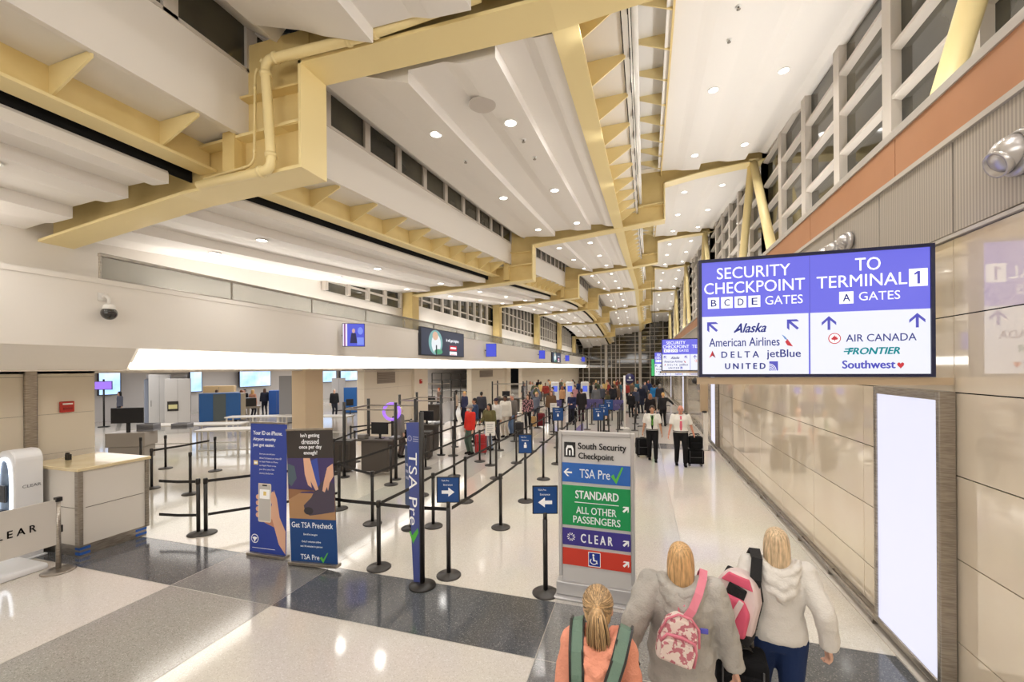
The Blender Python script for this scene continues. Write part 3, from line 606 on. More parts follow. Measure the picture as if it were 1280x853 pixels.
# ================================================================== signs
SCR_P = M('screen_violet', (110,110,226), .4, emit=.95); SCR_W = M('screen_white', (240,242,252), .4, emit=.92); L_P = M('letter_violet', (92,92,200), .5, emit=.8)
L_N = M('letter_navy', (60,66,150), .5, emit=.7); L_R = M('letter_red', (214,60,70), .5, emit=.8); L_T = M('letter_teal', (20,150,160), .5, emit=.8); L_W = M('letter_screen_white', (252,252,255), .5, emit=1.1)
NAVY = M('sign_bezel', (26,30,66), .35)
WOOD = M('bar_tan', (190,168,140), .4)
def big_sign(X0, X1, Y, z0, z1, label, first, brk=True):
    W, H = X1-X0, z1-z0
    t = thing('overhead_sign', label, 'sign', (X0, Y, z0), 0, 'overhead direction screens')
    b = MB(); b.box((-.03,0,-.03),(W+.03,.12,H+.03)); b.box((-.03,-.015,-.03),(W+.03,0,.0)); b.box((-.03,-.015,H),(W+.03,0,H+.03)); b.box((-.03,-.015,0),(0,0,H)); b.box((W,-.015,0),(W+.03,0,H))
    b.build('casing', NAVY, t)
    s = MB(); X = lambda f: f*W; Z = lambda f: H*(1-f)
    s.rect(0,Z(1),W,Z(.485),-.001,1); s.rect(0,Z(.485),W,H,-.001,0); s.build('screen', [SCR_P, SCR_W], t)
    l = MB(); T = lambda body,x0,v0,x1,v1,mi,bold=.02,sh=0: text(l, body, X(x0), Z(v1), X(x1), Z(v0), mi, -.006, bold, sh)
    l.rect(X(.500),Z(1),X(.505),H,-.004,0); l.rect(X(.5035),Z(1),X(.5075),H,-.003,2)
    T('SECURITY',.075,.055,.42,.155,1,.003); T('CHECKPOINT',.012,.185,.485,.285,1,.003)
    for i, ch in enumerate('BCDE'):
        x = .03+i*.0655; l.rect(X(x),Z(.415),X(x+.056),Z(.315),-.004,1); T(ch, x+.015,.335,x+.043,.395,3,.01)
    T('GATES',.305,.325,.475,.40,1,-.004)
    T('TO',.70,.05,.805,.155,1,.003); T('TERMINAL',.536,.185,.91,.283,1,.003); l.rect(X(.917),Z(.305),X(.99),Z(.165),-.004,1); l.flat([(X(.949),Z(.285)),(X(.96),Z(.285)),(X(.96),Z(.185)),(X(.951),Z(.185)),(X(.936),Z(.205)),(X(.940),Z(.215)),(X(.949),Z(.205))],-.006,2)
    l.rect(X(.633),Z(.42),X(.693),Z(.32),-.004,1); T('A',.648,.34,.679,.40,3,.01); T('GATES',.715,.33,.882,.40,1,-.004)
    for cx, an in ((.05,-PI/4),(.428,-PI/4),(.588,0),(.948,0)):
        for p in arrow(X(cx), Z(.575), .115*H, an, .17): l.flat(p, -.006, 2)
    T('Alaska',.155,.555,.31,.635,3,.02,.4); l.flat([(X(.155),Z(.62)),(X(.19),Z(.597)),(X(.19),Z(.61)),(X(.165),Z(.63))],-.006,3)
    T('American Airlines',.035,.68,.37,.755,3,.005)
    l.flat([(X(.38),Z(.66)),(X(.395),Z(.68)),(X(.41),Z(.715)),(X(.393),Z(.70))],-.006,6); l.flat([(X(.405),Z(.70)),(X(.43),Z(.765)),(X(.405),Z(.755)),(X(.395),Z(.725))],-.006,4)
    l.flat([(X(.035),Z(.855)),(X(.051),Z(.79)),(X(.051),Z(.835))],-.006,4); l.flat([(X(.067),Z(.855)),(X(.051),Z(.79)),(X(.051),Z(.835))],-.006,7)
    T('D E L T A',.095,.80,.275,.855,3,.015); T('jetBlue',.31,.79,.465,.875,3,.008)
    T('U N I T E D',.112,.905,.305,.955,3,.03); l.rect(X(.322),Z(.97),X(.362),Z(.89),-.004,2)
    for i in range(4):
        r = .012+.008*i; l.flat([(X(.322)+r*W*math.cos(a)*.9*.5*2.0, Z(.97)+r*W*math.sin(a)) for a in [PI/2*j/8 for j in range(9)]]+[(X(.322)+(r-.003)*W*.9*math.cos(a), Z(.97)+(r-.003)*W*math.sin(a)) for a in [PI/2*(8-j)/8 for j in range(9)]], -.005-.0002*i, 1)
    l.disc(X(.612),Z(.705),.045*H,.045*H,-.004,4); l.disc(X(.612),Z(.705),.038*H,.038*H,-.005,1)
    lf = [(0,1),(.22,.45),(.5,.65),(.45,.2),(.95,.15),(.7,-.1),(.78,-.3),(.1,-.42),(.1,-.8),(-.1,-.8),(-.1,-.42),(-.78,-.3),(-.7,-.1),(-.95,.15),(-.45,.2),(-.5,.65),(-.22,.45)]
    l.flat([(X(.612)+a*.03*H, Z(.705)+c*.03*H) for a, c in lf], -.006, 4)
    T('AIR CANADA',.66,.675,.945,.735,3,.004); T('FRONTIER',.665,.785,.88,.84,5,.03,.25); l.rect(X(.655),Z(.80),X(.69),Z(.79),-.007,5); l.rect(X(.65),Z(.82),X(.685),Z(.81),-.007,5)
    T('Southwest',.643,.89,.862,.955,2,.025)
    l.flat([(X(.868+.028*(.5+.5*math.sin(a)**3)), Z(.93)+.028*H*(13*math.cos(a)-5*math.cos(2*a)-2*math.cos(3*a)-math.cos(4*a))/16) for a in [2*PI*j/20 for j in range(20)]], -.006, 4)
    l.build('lettering', [SCR_P, L_W, L_P, L_N, L_R, L_T, M('letter_sky', (120,160,220), .5, emit=.8), M('letter_maroon', (170,40,60), .5, emit=.6)], t)
    if brk:
        k = MB(); k.box((-.05,.0,-.10),(2.6-X0-.02,.09,-.035)); k.build('support_bar', WOOD, t)
        k = MB(); k.sph((-.06,.045,-.07),.035,10,8); k.build('end_cap', BLACK, t, True)
    return t
big_sign(.575, 2.42, 4.64, 2.875, 3.99, 'large purple and white direction screen jutting from the beige wall, nearest of its kind', True)
s2 = atY(828,463,16.3); s2t = atY(828,425,16.3)
big_sign(s2.x, s2.x+1.86, 16.3, s2.z, s2t.z, 'second purple direction screen, behind the large one over the walkway', False)
s3 = atY(818.5,470,28.3); s3t = atY(818.5,441,28.3)
big_sign(s3.x, s3.x+1.86, 28.3, s3.z, s3t.z, 'small far purple direction screen, third along the walkway', False, False)
# green panel sign beside it
g = MB(); g.box((0,0,0),(.26,.08,1.05)); o = g.build('hanging_sign', M('green_glow', (70,190,110), .4, emit=.9)); p = atY(814.5,470,28.4); o.location = p; tag(o, 'narrow glowing green panel hanging left of the third direction screen', 'sign')
c = MB()
for x in (.05,.2): c.tube((x,.04,1.05),(x,.04,6),.008,n=6)
c.build('hanger', BLACK, o)
# slim post under the second sign
px, py = G(880.5, 563)
t = thing('support_post', 'slim tan and white post with black caps beside the second light box', 'post', (px, py, 0))
k = MB(); k.box((-.13,-.05,1.35),(.13,.05,2.87)); k.build('upper_post', WOOD, t, bevel=.01); k = MB(); k.box((-.02,-.05,0),(.12,.05,1.35)); k.build('lower_post', WHITE, t, bevel=.01)
k = MB(); k.sph((.0,-.07,1.36),(.09,.05,.04),10,8); k.sph((-.15,-.03,2.86),(.06,.06,.05),10,8); k.build('cap', BLACK, t, True)

# ---- directory sign
SIL = M('sign_silver', (196,194,194), .35, .45); SILF = M('sign_face_grey', (206,204,203), .45)
dx0, dy = -1.05, 5.42
t = thing('directory_sign', 'tall freestanding silver directory sign with blue, green, purple and red bands', 'sign', (dx0, dy, 0), -.02)
W, H = .95, 2.13
f = MB(); f.box((0,0,.26),(.045,.10,H)); f.box((W-.045,0,.26),(W,.10,H)); f.box((.045,0,H-.05),(W-.045,.10,H)); f.build('frame', SIL, t, bevel=.008)
f = MB(); f.box((.045,.02,.05),(W-.045,.08,H-.05)); f.build('face_panel', SILF, t)
f = MB(); f.box((-.05,-.10,0),(W+.05,.2,.03)); f.box((-.03,-.03,.03),(W+.03,.13,.20)); f.build('base', SIL, t, bevel=.01)
Z = lambda v: H*(1-v)
for nm, v0, v1, c in (('blue_band',.19,.305,(44,104,188)),('green_band',.325,.565,(20,150,84)),('purple_band',.585,.685,(64,54,142)),('red_band',.705,.805,(208,62,44))):
    b = MB(); b.box((.05,.008,Z(v1)),(W-.05,.03,Z(v0))); b.build(nm, M(nm, c, .45), t, label={'blue_band':'blue band with white arrow','green_band':'green band of white capitals','purple_band':'purple band with white arrow','red_band':'red band with wheelchair symbol'}[nm])
l = MB(); T = lambda s,x0,v0,x1,v1,mi=0,b=.02: text(l,s,W*x0,Z(v1),W*x1,Z(v0),mi,.004,b)
T('South Security',.27,.065,.90,.115,1,.015); T('Checkpoint',.275,.125,.74,.172,1,.015)
l.rect(W*.08,Z(.155),W*.235,Z(.065),.014,1)
for p in ([(.105,.145),(.105,.105),(.125,.085),(.19,.085),(.21,.105),(.21,.145),(.19,.145),(.19,.112),(.178,.10),(.137,.10),(.125,.112),(.125,.145)],[(.148,.145),(.148,.115),(.168,.115),(.168,.145)]): l.flat([(W*x, Z(v)) for x, v in p], .010, 0)
T('TSA Pre',.29,.222,.69,.275,0,.005)
l.flat([(W*x,Z(v)) for x,v in ((.70,.255),(.735,.24),(.765,.27),(.84,.195),(.86,.20),(.77,.298))], .003, 2)
for p in arrow(W*.13,Z(.247),.11,-PI/2,.2): l.flat(p,.004,0)
T('STANDARD',.23,.352,.80,.40,0,.02); l.rect(W*.22,Z(.425),W*.80,Z(.421),.004,0); T('ALL OTHER',.24,.448,.77,.49,0,.012); T('PASSENGERS',.20,.505,.82,.547,0,.012)
for v in (.44,.637,.757):
    for p in arrow(W*.89,Z(v),.095,PI/4,.28): l.flat(p,.004,0)
T('C L E A R',.30,.61,.72,.662,0,.02)
for i in range(10):
    for rr, s_ in ((.045,.008),(.03,.006)):
        a = 2*PI*i/10; l.disc(W*.17+rr*math.cos(a), Z(.635)+rr*math.sin(a), s_, s_, .004, 0, 8)
l.rect(W*.40,Z(.798),W*.56,Z(.712),.0055,0); l.rect(W*.407,Z(.794),W*.553,Z(.716),.0045,3)
cx, cz = W*.475, Z(.755)
l.disc(cx-.008,cz+.055,.014,.014,.003,0,12); l.flat([(cx-.018,cz+.038),(cx+.0,cz+.038),(cx+.008,cz-.006),(cx+.035,cz-.008),(cx+.045,cz-.05),(cx+.033,cz-.052),(cx+.024,cz-.02),(cx-.01,cz-.02)],.003,0)
l.flat([(cx-.005+.046*math.cos(a),cz-.022+.042*math.sin(a)) for a in [PI*.75+1.35*PI*j/16 for j in range(17)]]+[(cx-.005+.036*math.cos(a),cz-.022+.032*math.sin(a)) for a in [PI*.75+1.35*PI*(16-j)/16 for j in range(17)]],.003,0)
for i in range(3): l.disc(W*(.33+.035*i),Z(.925),.022,.014,.013,1,12)
l.rect(W*.46,Z(.925),W*.62,Z(.919),.013,4); l.rect(W*.53,Z(.938),W*.62,Z(.932),.013,4)
l.build('lettering', [TXTW, M('letter_black', (26,26,28), .5), M('letter_green', (90,190,70), .5), M('access_blue', (30,50,150), .5), M('letter_grey', (130,128,128), .5)], t)

# ---- tall feather sign on a pole
fx, fy = G(528, 733)
t = thing('tall_queue_sign', 'tall violet-blue blade sign reading downward on a black pole', 'sign', (fx, fy, 0), math.radians(-14))
b = MB(); b.lathe([(.18,0),(.18,.02),(.06,.045),(.04,.05)], n=28); b.build('base', BLACK, t, True)
b = MB(); b.tube((0,0,.04),(0,0,2.36),.034,n=16); b.build('pole', BLACK, t, True)
FV = M('feather_violet', (88,94,158), .45); 
b = MB(); b.prism([(-.15,.03),(-.03,.03),(-.03,2.22),(-.27,2.20)], -.014, .014); b.build('blade', M('feather_blue', (62,80,150), .45, noise=((88,92,150), .8, (1,1,1), (.35,.65))), t)
l = MB(); tx = MB(); text(tx, 'TSA Pre', 0, 0, 1.0, .15, 0, 0, .0)
for i in range(len(tx.v)): x, y, z = tx.v[i]; tx.v[i] = (-.22+z, -.018, 1.80-x)
l.v, l.f, l.m = tx.v, tx.f, tx.m
l.flat([(-.19,.72),(-.165,.66),(-.06,.78),(-.05,.72),(-.15,.55),(-.22,.70)], -.018, 1)
l.disc(-.20,1.99,.04,.04,-.018,2); l.disc(-.20,1.99,.03,.03,-.019,3)
for i in range(3): l.rect(-.14,2.01-.03*i,-.04,2.022-.03*i,-.018,2)
l.build('lettering', [TXTW, M('letter_green', (90,190,70)), M('letter_pale', (170,176,205), .5), FV], t)
# second blue blade behind it
bx, by = -3.98, 6.72
t = thing('blade_sign', 'lower blue blade sign just behind the tall violet one', 'sign', (bx-.02, by, 0), math.radians(-38))
b = MB(); b.box((-.36,.05,.42),(-.05,.075,1.52)); b.build('blade', BLUE_D, t)
l = MB()
for i in range(3): l.rect(-.31,1.15-.12*i,-.10,1.2-.12*i,.046,0)
l.build('lettering', [M('letter_pale', (170,176,205), .5)], t)
b = MB(); b.tube((-.2,.09,.0),(-.2,.09,1.5),.025,n=10); b.lathe([(.17,0),(.17,.02),(.03,.04)], c=(-.2,.09,0), n=20); b.build('pole', BLACK, t, True)

# ---- pull-up banners
def banner(label, p0, p1, h, tilt, draw):
    a, b_ = V((*p0, 0)), V((*p1, 0)); w = (b_-a).length; an = math.atan2(b_.y-a.y, b_.x-a.x)
    t = thing('pull_up_banner', label, 'banner', a, an, 'pull-up banners'); t.rotation_euler = (math.radians(-1.0), tilt, an)
    f = MB(); f.box((-.01,-.06,.004),(w+.01,.06,.05)); f.box((-.0,.10,.004),(.04,.2,.02)); f.build('base', STEEL, t, bevel=.012)
    f = MB(); f.box((0,-.012,h-.01),(w,.012,h+.018)); f.build('top_rail', STEEL, t)
    f = MB(); f.tube((w/2,.045,.04),(w/2,.02,h-.01),.012,n=8); f.build('pole', STEEL, t)
    draw(t, w, h); return t
SKIN = M('skin_print', (226,178,150), .6); SKIN_D = M('skin_print_shade', (196,138,112), .6)
def d1(t, w, h):
    f = MB(); f.box((.005,-.004,.05),(w-.005,.004,h)); f.build('graphic', M('banner_royal', (48,70,160), .5), t)
    l = MB(); Z = lambda v: h*(1-v)
    for s_, v in (('Your ID on iPhone.',.075),('Airport security',.125),('just got easier.',.17)): textc(l, s_, w*.08, Z(v), .062, 0, -.006, .02, w*.8, 'l')
    for i, s_ in enumerate(("Now you can add your","driver's license or state ID","to Apple Wallet on iPhone","and Apple Watch to use","your ID at select TSA","security checkpoints.")): textc(l, s_, w*.26, Z(.235+.029*i), .03, 0, -.006, .0, w*.6, 'l')
    l.rect(w*.1,Z(.318),w*.22,Z(.285),-.005,5); l.rect(w*.12,Z(.31),w*.20,Z(.295),-.006,0)
    # forearm and fingers holding a phone
    l.flat([(w*.42,Z(.70)),(w*.62,Z(.72)),(w*.80,Z(.90)),(w*.98,Z(1.0-.03)),(w*.98,Z(.80)),(w*.82,Z(.70)),(w*.74,Z(.56)),(w*.66,Z(.50)),(w*.60,Z(.62))], -.005, 1)
    l.flat([(w*.20,Z(.68)),(w*.42,Z(.75)),(w*.70,Z(.78)),(w*.75,Z(.66)),(w*.5,Z(.6))], -.0048, 4)
    for i in range(4): l.disc(w*.225, Z(.56+.045*i), w*.055, h*.019, -.005, 1, 14)
    l.flat([(w*.24,Z(.455)),(w*.57,Z(.455)),(w*.59,Z(.465)),(w*.59,Z(.735)),(w*.57,Z(.745)),(w*.26,Z(.745)),(w*.24,Z(.735))], -.007, 2); l.rect(w*.26,Z(.735),w*.57,Z(.465),-.008,3)
    l.rect(w*.35,Z(.475),w*.48,Z(.464),-.009,6); l.rect(w*.28,Z(.57),w*.55,Z(.50),-.009,0); l.rect(w*.38,Z(.545),w*.46,Z(.515),-.0095,5)
    l.disc(w*.63,Z(.56),w*.05,h*.05,-.009,1,14)
    l.disc(w*.15,Z(.875),w*.10,w*.10,-.005,0); l.disc(w*.15,Z(.875),w*.085,w*.085,-.006,7); l.flat([(w*.08,Z(.868)),(w*.15,Z(.86)),(w*.22,Z(.868)),(w*.17,Z(.885)),(w*.15,Z(.905)),(w*.13,Z(.885))],-.007,0)
    l.rect(w*.08,Z(.945),w*.7,Z(.942),-.005,0)
    l.build('lettering', [TXTW, SKIN, M('phone_edge', (225,215,200), .3), M('phone_screen', (196,192,188), .3), SKIN_D, M('patch_yellow', (226,200,120), .5), M('letter_black', (26,26,28)), M('banner_royal', (48,70,160))], t)
def d2(t, w, h):
    Z = lambda v: h*(1-v)
    f = MB(); f.box((.005,-.004,Z(.66)),(w-.005,.004,h)); f.build('graphic', M('banner_charcoal', (58,52,50), .5), t)
    f = MB(); f.box((.005,-.004,.05),(w-.005,.004,Z(.66))); f.build('lower_graphic', M('banner_blue', (24,70,132), .5), t)
    l = MB()
    for s_, v in (("Isn't getting",.045),('dressed',.088),('once per day',.131),('enough?',.174)): textc(l, s_, w*.52, Z(v), .072, 0, -.006, .02, w*.76)
    l.rect(.005,Z(.66),w-.005,Z(.21),-.005,1); l.rect(.005,Z(.66),w-.005,Z(.47),-.0055,2)
    l.flat([(.005,Z(.52)),(w*.3,Z(.46)),(w*.75,Z(.45)),(w-.005,Z(.5)),(w-.005,Z(.47)),(.005,Z(.44))], -.0056, 8)
    l.flat([(w*.35,Z(.60)),(w*.33,Z(.56)),(w*.5,Z(.50)),(w*.62,Z(.42)),(w*.82,Z(.36)),(w-.01,Z(.40)),(w-.01,Z(.60)),(w*.7,Z(.62)),(w*.45,Z(.635))], -.006, 3)
    l.disc(w*.43,Z(.60),w*.10,h*.028,-.0065,7,16)
    l.flat([(w*.36,Z(.21)),(w*.50,Z(.21)),(w*.60,Z(.36)),(w*.66,Z(.44)),(w*.60,Z(.45)),(w*.50,Z(.38)),(w*.52,Z(.43)),(w*.44,Z(.41)),(w*.38,Z(.33))], -.007, 4)
    l.flat([(w*.52,Z(.23)),(w*.66,Z(.21)),(w*.70,Z(.40)),(w*.62,Z(.44)),(w*.56,Z(.34))], -.0065, 5)
    l.flat([(w*.98,Z(.25)),(w*.86,Z(.28)),(w*.78,Z(.38)),(w*.74,Z(.45)),(w*.79,Z(.46)),(w*.84,Z(.42)),(w*.86,Z(.45)),(w*.90,Z(.39)),(w*.99,Z(.34))], -.007, 4)
    l.flat([(.01,Z(.25)),(w*.16,Z(.27)),(w*.20,Z(.36)),(w*.08,Z(.42)),(.01,Z(.40))], -.006, 6)
    text(l,'Get TSA Precheck',w*.05,Z(.725),w*.93,Z(.685),0,-.006,.012)
    textc(l,'Enroll at tsa.gov',w*.45,Z(.775),.036,0,-.006,.012,w*.56); textc(l,'Only 5 minutes online',w*.46,Z(.828),.036,0,-.006,.012,w*.72); textc(l,'and 10 minutes in person',w*.46,Z(.862),.036,0,-.006,.012,w*.84)
    text(l,'TSA Pre',w*.22,Z(.957),w*.62,Z(.92),0,-.006,.008); l.flat([(w*.63,Z(.94)),(w*.68,Z(.93)),(w*.70,Z(.95)),(w*.79,Z(.90)),(w*.81,Z(.90)),(w*.70,Z(.975))], -.007, 9)
    l.build('lettering', [TXTW, M('photo_violet', (70,58,108), .5), M('photo_wood', (176,136,98), .5), M('photo_shoe', (74,66,84), .4), SKIN, M('photo_cuff', (60,80,170), .5), M('photo_grey', (80,98,110), .5), M('photo_toe', (44,40,50), .3), M('photo_wood_dark', (150,108,76), .5), M('letter_green', (90,190,70))], t)
banner('royal blue pull-up banner showing a hand holding a phone', G(312,693), G(358,699), 2.10, math.radians(0), d1)
banner('charcoal and blue pull-up banner showing hands tying a shoe', G(364,705), G(423,714), 2.02, math.radians(-3.2), d2)
# ================================================================== belt posts
bm_ = MB(); bm_.lathe([(.175,0),(.175,.014),(.16,.026),(.05,.04),(.036,.05)], n=28); STB = bm_.mesh('base', [M('base_black', (58,54,51), .4)], True)
bm_ = MB(); bm_.tube((0,0,.04),(0,0,.97),.031,n=14); STP = bm_.mesh('pole', [BLACK], True)
bm_ = MB(); bm_.lathe([(.031,.90),(.037,.905),(.037,.985),(.03,1.0)], n=14); STH = bm_.mesh('belt_head', [BLACK], True)
BELT = M('belt_webbing', (34,31,30), .6)
def stanchion(x, y, label, group, to=None, low=False, zb=.945):
    t = thing('belt_post', label, 'queue post', (x, y, 0), 0, group)
    for nm, me in (('base', STB), ('pole', STP), ('belt_head', STH)):
        o = bpy.data.objects.new(nm, me); COL.objects.link(o); o.parent = t
    if to:
        for z in ((zb, .34) if low else (zb,)):
            b = MB(); d = V((to[0]-x, to[1]-y, 0)); L = d.length; n = V((-d.y, d.x, 0)).normalized(); d.normalize()
            b.ribbon([d*.035+V((0,0,z)), d*(L/2)+V((0,0,z-.012)), d*(L-.035)+V((0,0,z))], n, .05, .004); b.build('belt', BELT, t)
    return t
LANES = [(-2.52, [5.5,7.42,9.06,10.95,12.8,14.7,16.6,18.4,20.3,22.2,24,26,28], 'the lane nearest the walkway'),
         (-3.75, [5.42,7.13,8.64,10.7,12.6,14.5,16.4,18.4,20.4,22.4,24.4,26.4,28.4], 'the second lane from the walkway'),
         (-4.93, [6.93,8.8,10.6,12.5,14.4,16.3,18.2,20.2,22.2,24.2,26.2], 'the third lane from the walkway'),
         (-6.13, [7.47,9.4,11.2,13.1,15.0,17.0], 'the fourth lane from the walkway')]
SGN = {(0,0), (0,2)}
for li, (x, yy, nm) in enumerate(LANES):
    for i, y in enumerate(yy):
        if li == 0 and i == 0: continue
        nx = (x, yy[i+1]) if i+1 < len(yy) else None
        if li == 0 and i == 2: blade_belt = ((x, y), nx); continue
        stanchion(x, y, f'{ORD[i]} belt post of {nm}, counted from the dark floor band', 'black belt posts of the queue', nx)
# front cross belts
def beltrun(name, a, b, label, z=.945):
    o = thing(name, label, 'belt', (a[0], a[1], 0)); m_ = MB(); d = V((b[0]-a[0], b[1]-a[1], 0)); n = V((-d.y, d.x, 0)).normalized()
    m_.ribbon([V((0,0,z))+d*.03, d*.5+V((0,0,z-.015)), d*.97+V((0,0,z))], n, .05, .004); return m_.build('webbing', BELT, o)
beltrun('queue_belt', (-2.47,9.04), (-2.52,10.95), 'black belt leaving the blue sign with a white figure in the nearest lane')
beltrun('queue_belt', (-5.05,5.5), (-3.75,5.42), 'front black belt between the charcoal banner and the first queue post')
beltrun('queue_belt', (-3.75,5.42), (-2.63,5.5), 'front black belt running behind the tall violet sign')
beltrun('queue_belt', (-2.63,5.5), (-2.52,7.42), 'black belt leaving the blue sign with the right-pointing arrow')
beltrun('queue_belt', (-6.13,7.47), (-4.93,6.93), 'black belt crossing just behind the two pull-up banners')
stanchion(-5.02, 5.55, 'black belt post hidden behind the charcoal banner edge', 'black belt posts of the queue')
# left group beside the counter
a = G(248,668); stanchion(a[0], a[1], 'front post of the doubled pair of black belt posts beside the beige counter', 'black belt posts by the counter', (-8.42,5.45), True)
stanchion(a[0]+.10, a[1]+.06, 'rear post of the doubled pair of black belt posts beside the beige counter', 'black belt posts by the counter', (-6.13,7.47), True)
for i, (q, to, w) in enumerate([((189.6,611), (-11.75,9.0), 'black belt post beyond the counter, nearest the pilaster'), ((238,618), None, 'black belt post beyond the counter, right of the pilaster post'), ((269,589), None, 'black belt post behind the counter posts, farther into the checkpoint'), ((160,560), None, 'black belt post by the monitor cart at the checkpoint opening')]):
    g_ = G(*q); stanchion(g_[0], g_[1], w, 'black belt posts by the counter', to)
for i, (x, y) in enumerate([(-8.3,9.9),(-8.75,11.4),(-9.6,12.3),(-9.8,15.2),(-8.6,14.6)]):
    stanchion(x, y, f'{ORD[i]} black belt post in front of the tan checkpoint column, counted outward from the counter', 'black belt posts by the column', [(-8.75,11.4),(-8.75,12.9),(-8.6,14.6),None,None][i])
k = 0
for x, yy in ((-1.05, [19.2,20.6,22.2,24]), (-.35, [20.5,23,25.5]), (-1.7, [18.2,20.0,22.0])):
    for i, y in enumerate(yy):
        stanchion(x, y, f'{ORD[i]} far black belt post in the row {["under the round blue sign","nearest the walkway edge","between the blue signs"][k]}', 'far belt posts', (x, yy[i+1]) if i+1 < len(yy) else None)
    k += 1
# ---- blue arrow signs on stands
def blue_sign(px, label, ang, w=.33, h=.37, z0=1.04, stand=True, solid=True, xy=None):
    x, y = xy or G(*px)
    t = thing('blue_queue_sign', label, 'sign', (x, y, 0), math.radians(17), 'blue queue signs')
    if stand:
        for nm, me in (('base', STB), ('pole', STP)):
            o = bpy.data.objects.new(nm, me); COL.objects.link(o); o.parent = t
        c = MB(); c.tube((0,0,.95),(0,0,z0+.02),.028,n=12); c.build('neck', BLACK, t, True)
    f = MB(); f.box((-w/2,-.012,z0),(w/2,.012,z0+h)); f.build('sign_frame', BLACK, t, bevel=.006)
    f = MB(); f.box((-w/2+.014,-.018,z0+.014),(w/2-.014,-.005,z0+h-.014)); f.build('sign_face', BLUE, t)
    l = MB(); zc = z0+h*.42
    if ang is None: l.disc(0,zc+.05,.02,.02,-.021,0,12); l.rect(-.03,zc-.05,.03,zc+.025,-.021)
    else:
        for p in solid_arrow(0, zc, w*.55, ang): l.flat(p, -.021, 0)
    textc(l, 'TSA Pre', -w*.12, z0+h*.86, h*.06, 0, -.021, .01); textc(l, 'Entrance', 0, z0+h*.70, h*.07, 0, -.021, .01, w*.6)
    l.build('lettering', [TXTW], t); return t
blue_sign((561,720), 'blue sign with right-pointing white arrow on a black stand', PI/2)
blue_sign((682,742), 'blue sign with left-pointing white arrow beside the directory sign', -PI/2)
blue_sign((657,627), 'blue sign with white figure on the third post of the nearest lane', None, .30, .42, 1.06)
for (u, v), hgt, w in (((697.6,560), 1.0, 'small blue sign in the lane behind the directory sign, nearest of the far ones'), ((748,560), 1.0, 'small blue sign above the directory sign, lowest of the close trio'), ((754.5,551), 1.0, 'small blue sign above the directory sign, middle of the close trio'), ((761,541), 1.02, 'small blue sign above the directory sign, highest of the close trio')):
    blue_sign((u, v), w, None, .40, .48, hgt)
# white paper signs
for (u, v), w in (((613,582), 'white paper notice on a post beside the red suitcase'), ((692,540), 'white paper notice standing in the lane near the far blue signs')):
    x, y = G(u, v); t = thing('paper_notice', w, 'notice', (x, y, 0), math.radians(17))
    for nm, me in (('base', STB), ('pole', STP)):
        o = bpy.data.objects.new(nm, me); COL.objects.link(o); o.parent = t
    f = MB(); f.box((-.15,-.01,.90),(.15,.01,1.32)); f.build('sheet', WHITE, t)
    l = MB()
    for i in range(5): l.rect(-.10,1.24-.06*i,.09-.02*(i % 2),1.255-.06*i,-.012)
    l.build('lettering', [M('print_grey', (150,148,150))], t)
# white pole with round blue sign, violet panels
x, y = G(781,536); t = thing('round_sign', 'round dark blue sign on a tall white pole above the queue', 'sign', (x, y, 0), math.radians(17))
b = MB(); b.tube((0,0,0),(0,0,2.55),.05,n=12); b.lathe([(.22,0),(.22,.03),(.05,.05)], n=20); b.build('pole', WHITE, t, True)
b = MB(); b.tube((.25,-.03,2.4),(.25,.03,2.4),.24,n=28); b.build('disc', M('disc_navy', (44,42,92), .4), t, True)
b = MB(); b.disc(.25,2.45,.05,.05,-.034); b.rect(.11,2.32,.39,2.35,-.034); b.build('lettering', [TXTW], t)
b = MB(); b.cbox((.06,0,2.4),(.2,.03,.03)); b.build('bracket', WHITE, t)
VIO = M('barrier_violet', (92,84,140), .5)
for i, (u0, u1, v0, v1, w) in enumerate([(732,754,512,499,'violet barrier panel left of the person in the khaki dress'),(765,780,513,500,'violet barrier panel right of the person in the khaki dress'),(688,702,508,500,'violet barrier panel under the first kiosk'),(712,724,508,500,'violet barrier panel under the second kiosk')]):
    a, b_ = atY(u0, v0, 24), atY(u1, v0, 24); tp = atY(u0, v1, 24)
    t = thing('barrier_panel', w, 'barrier', (a.x, 24, 0), 0, 'violet barrier panels'); wdt = b_.x-a.x
    f = MB(); f.box((0,-.02,max(.3, a.z)),(wdt,.02,tp.z)); f.build('panel', VIO, t)
    f = MB(); f.tube((0,.03,0),(0,.03,tp.z),.03,n=10); f.tube((wdt,.03,0),(wdt,.03,tp.z),.03,n=10); f.build('post', BLACK, t)
    l = MB(); text(l, 'C L E A R', wdt*.25, a.z+(tp.z-a.z)*.4, wdt*.75, a.z+(tp.z-a.z)*.62, 0, -.024); l.build('lettering', [M('letter_lilac', (176,170,210))], t)
# slanted violet panel in the lane
x, y = G(722,541); t = thing('slanted_panel', 'triangular violet panel lying between lane posts near the far blue signs', 'panel', (x, y, 0), .3)
f = MB(); f.prism([(-.28,.0),(.26,.0),(.26,.42),(.2,.42)], -.01, .01); f.build('board', M('panel_lilac', (140,130,180), .5), t)

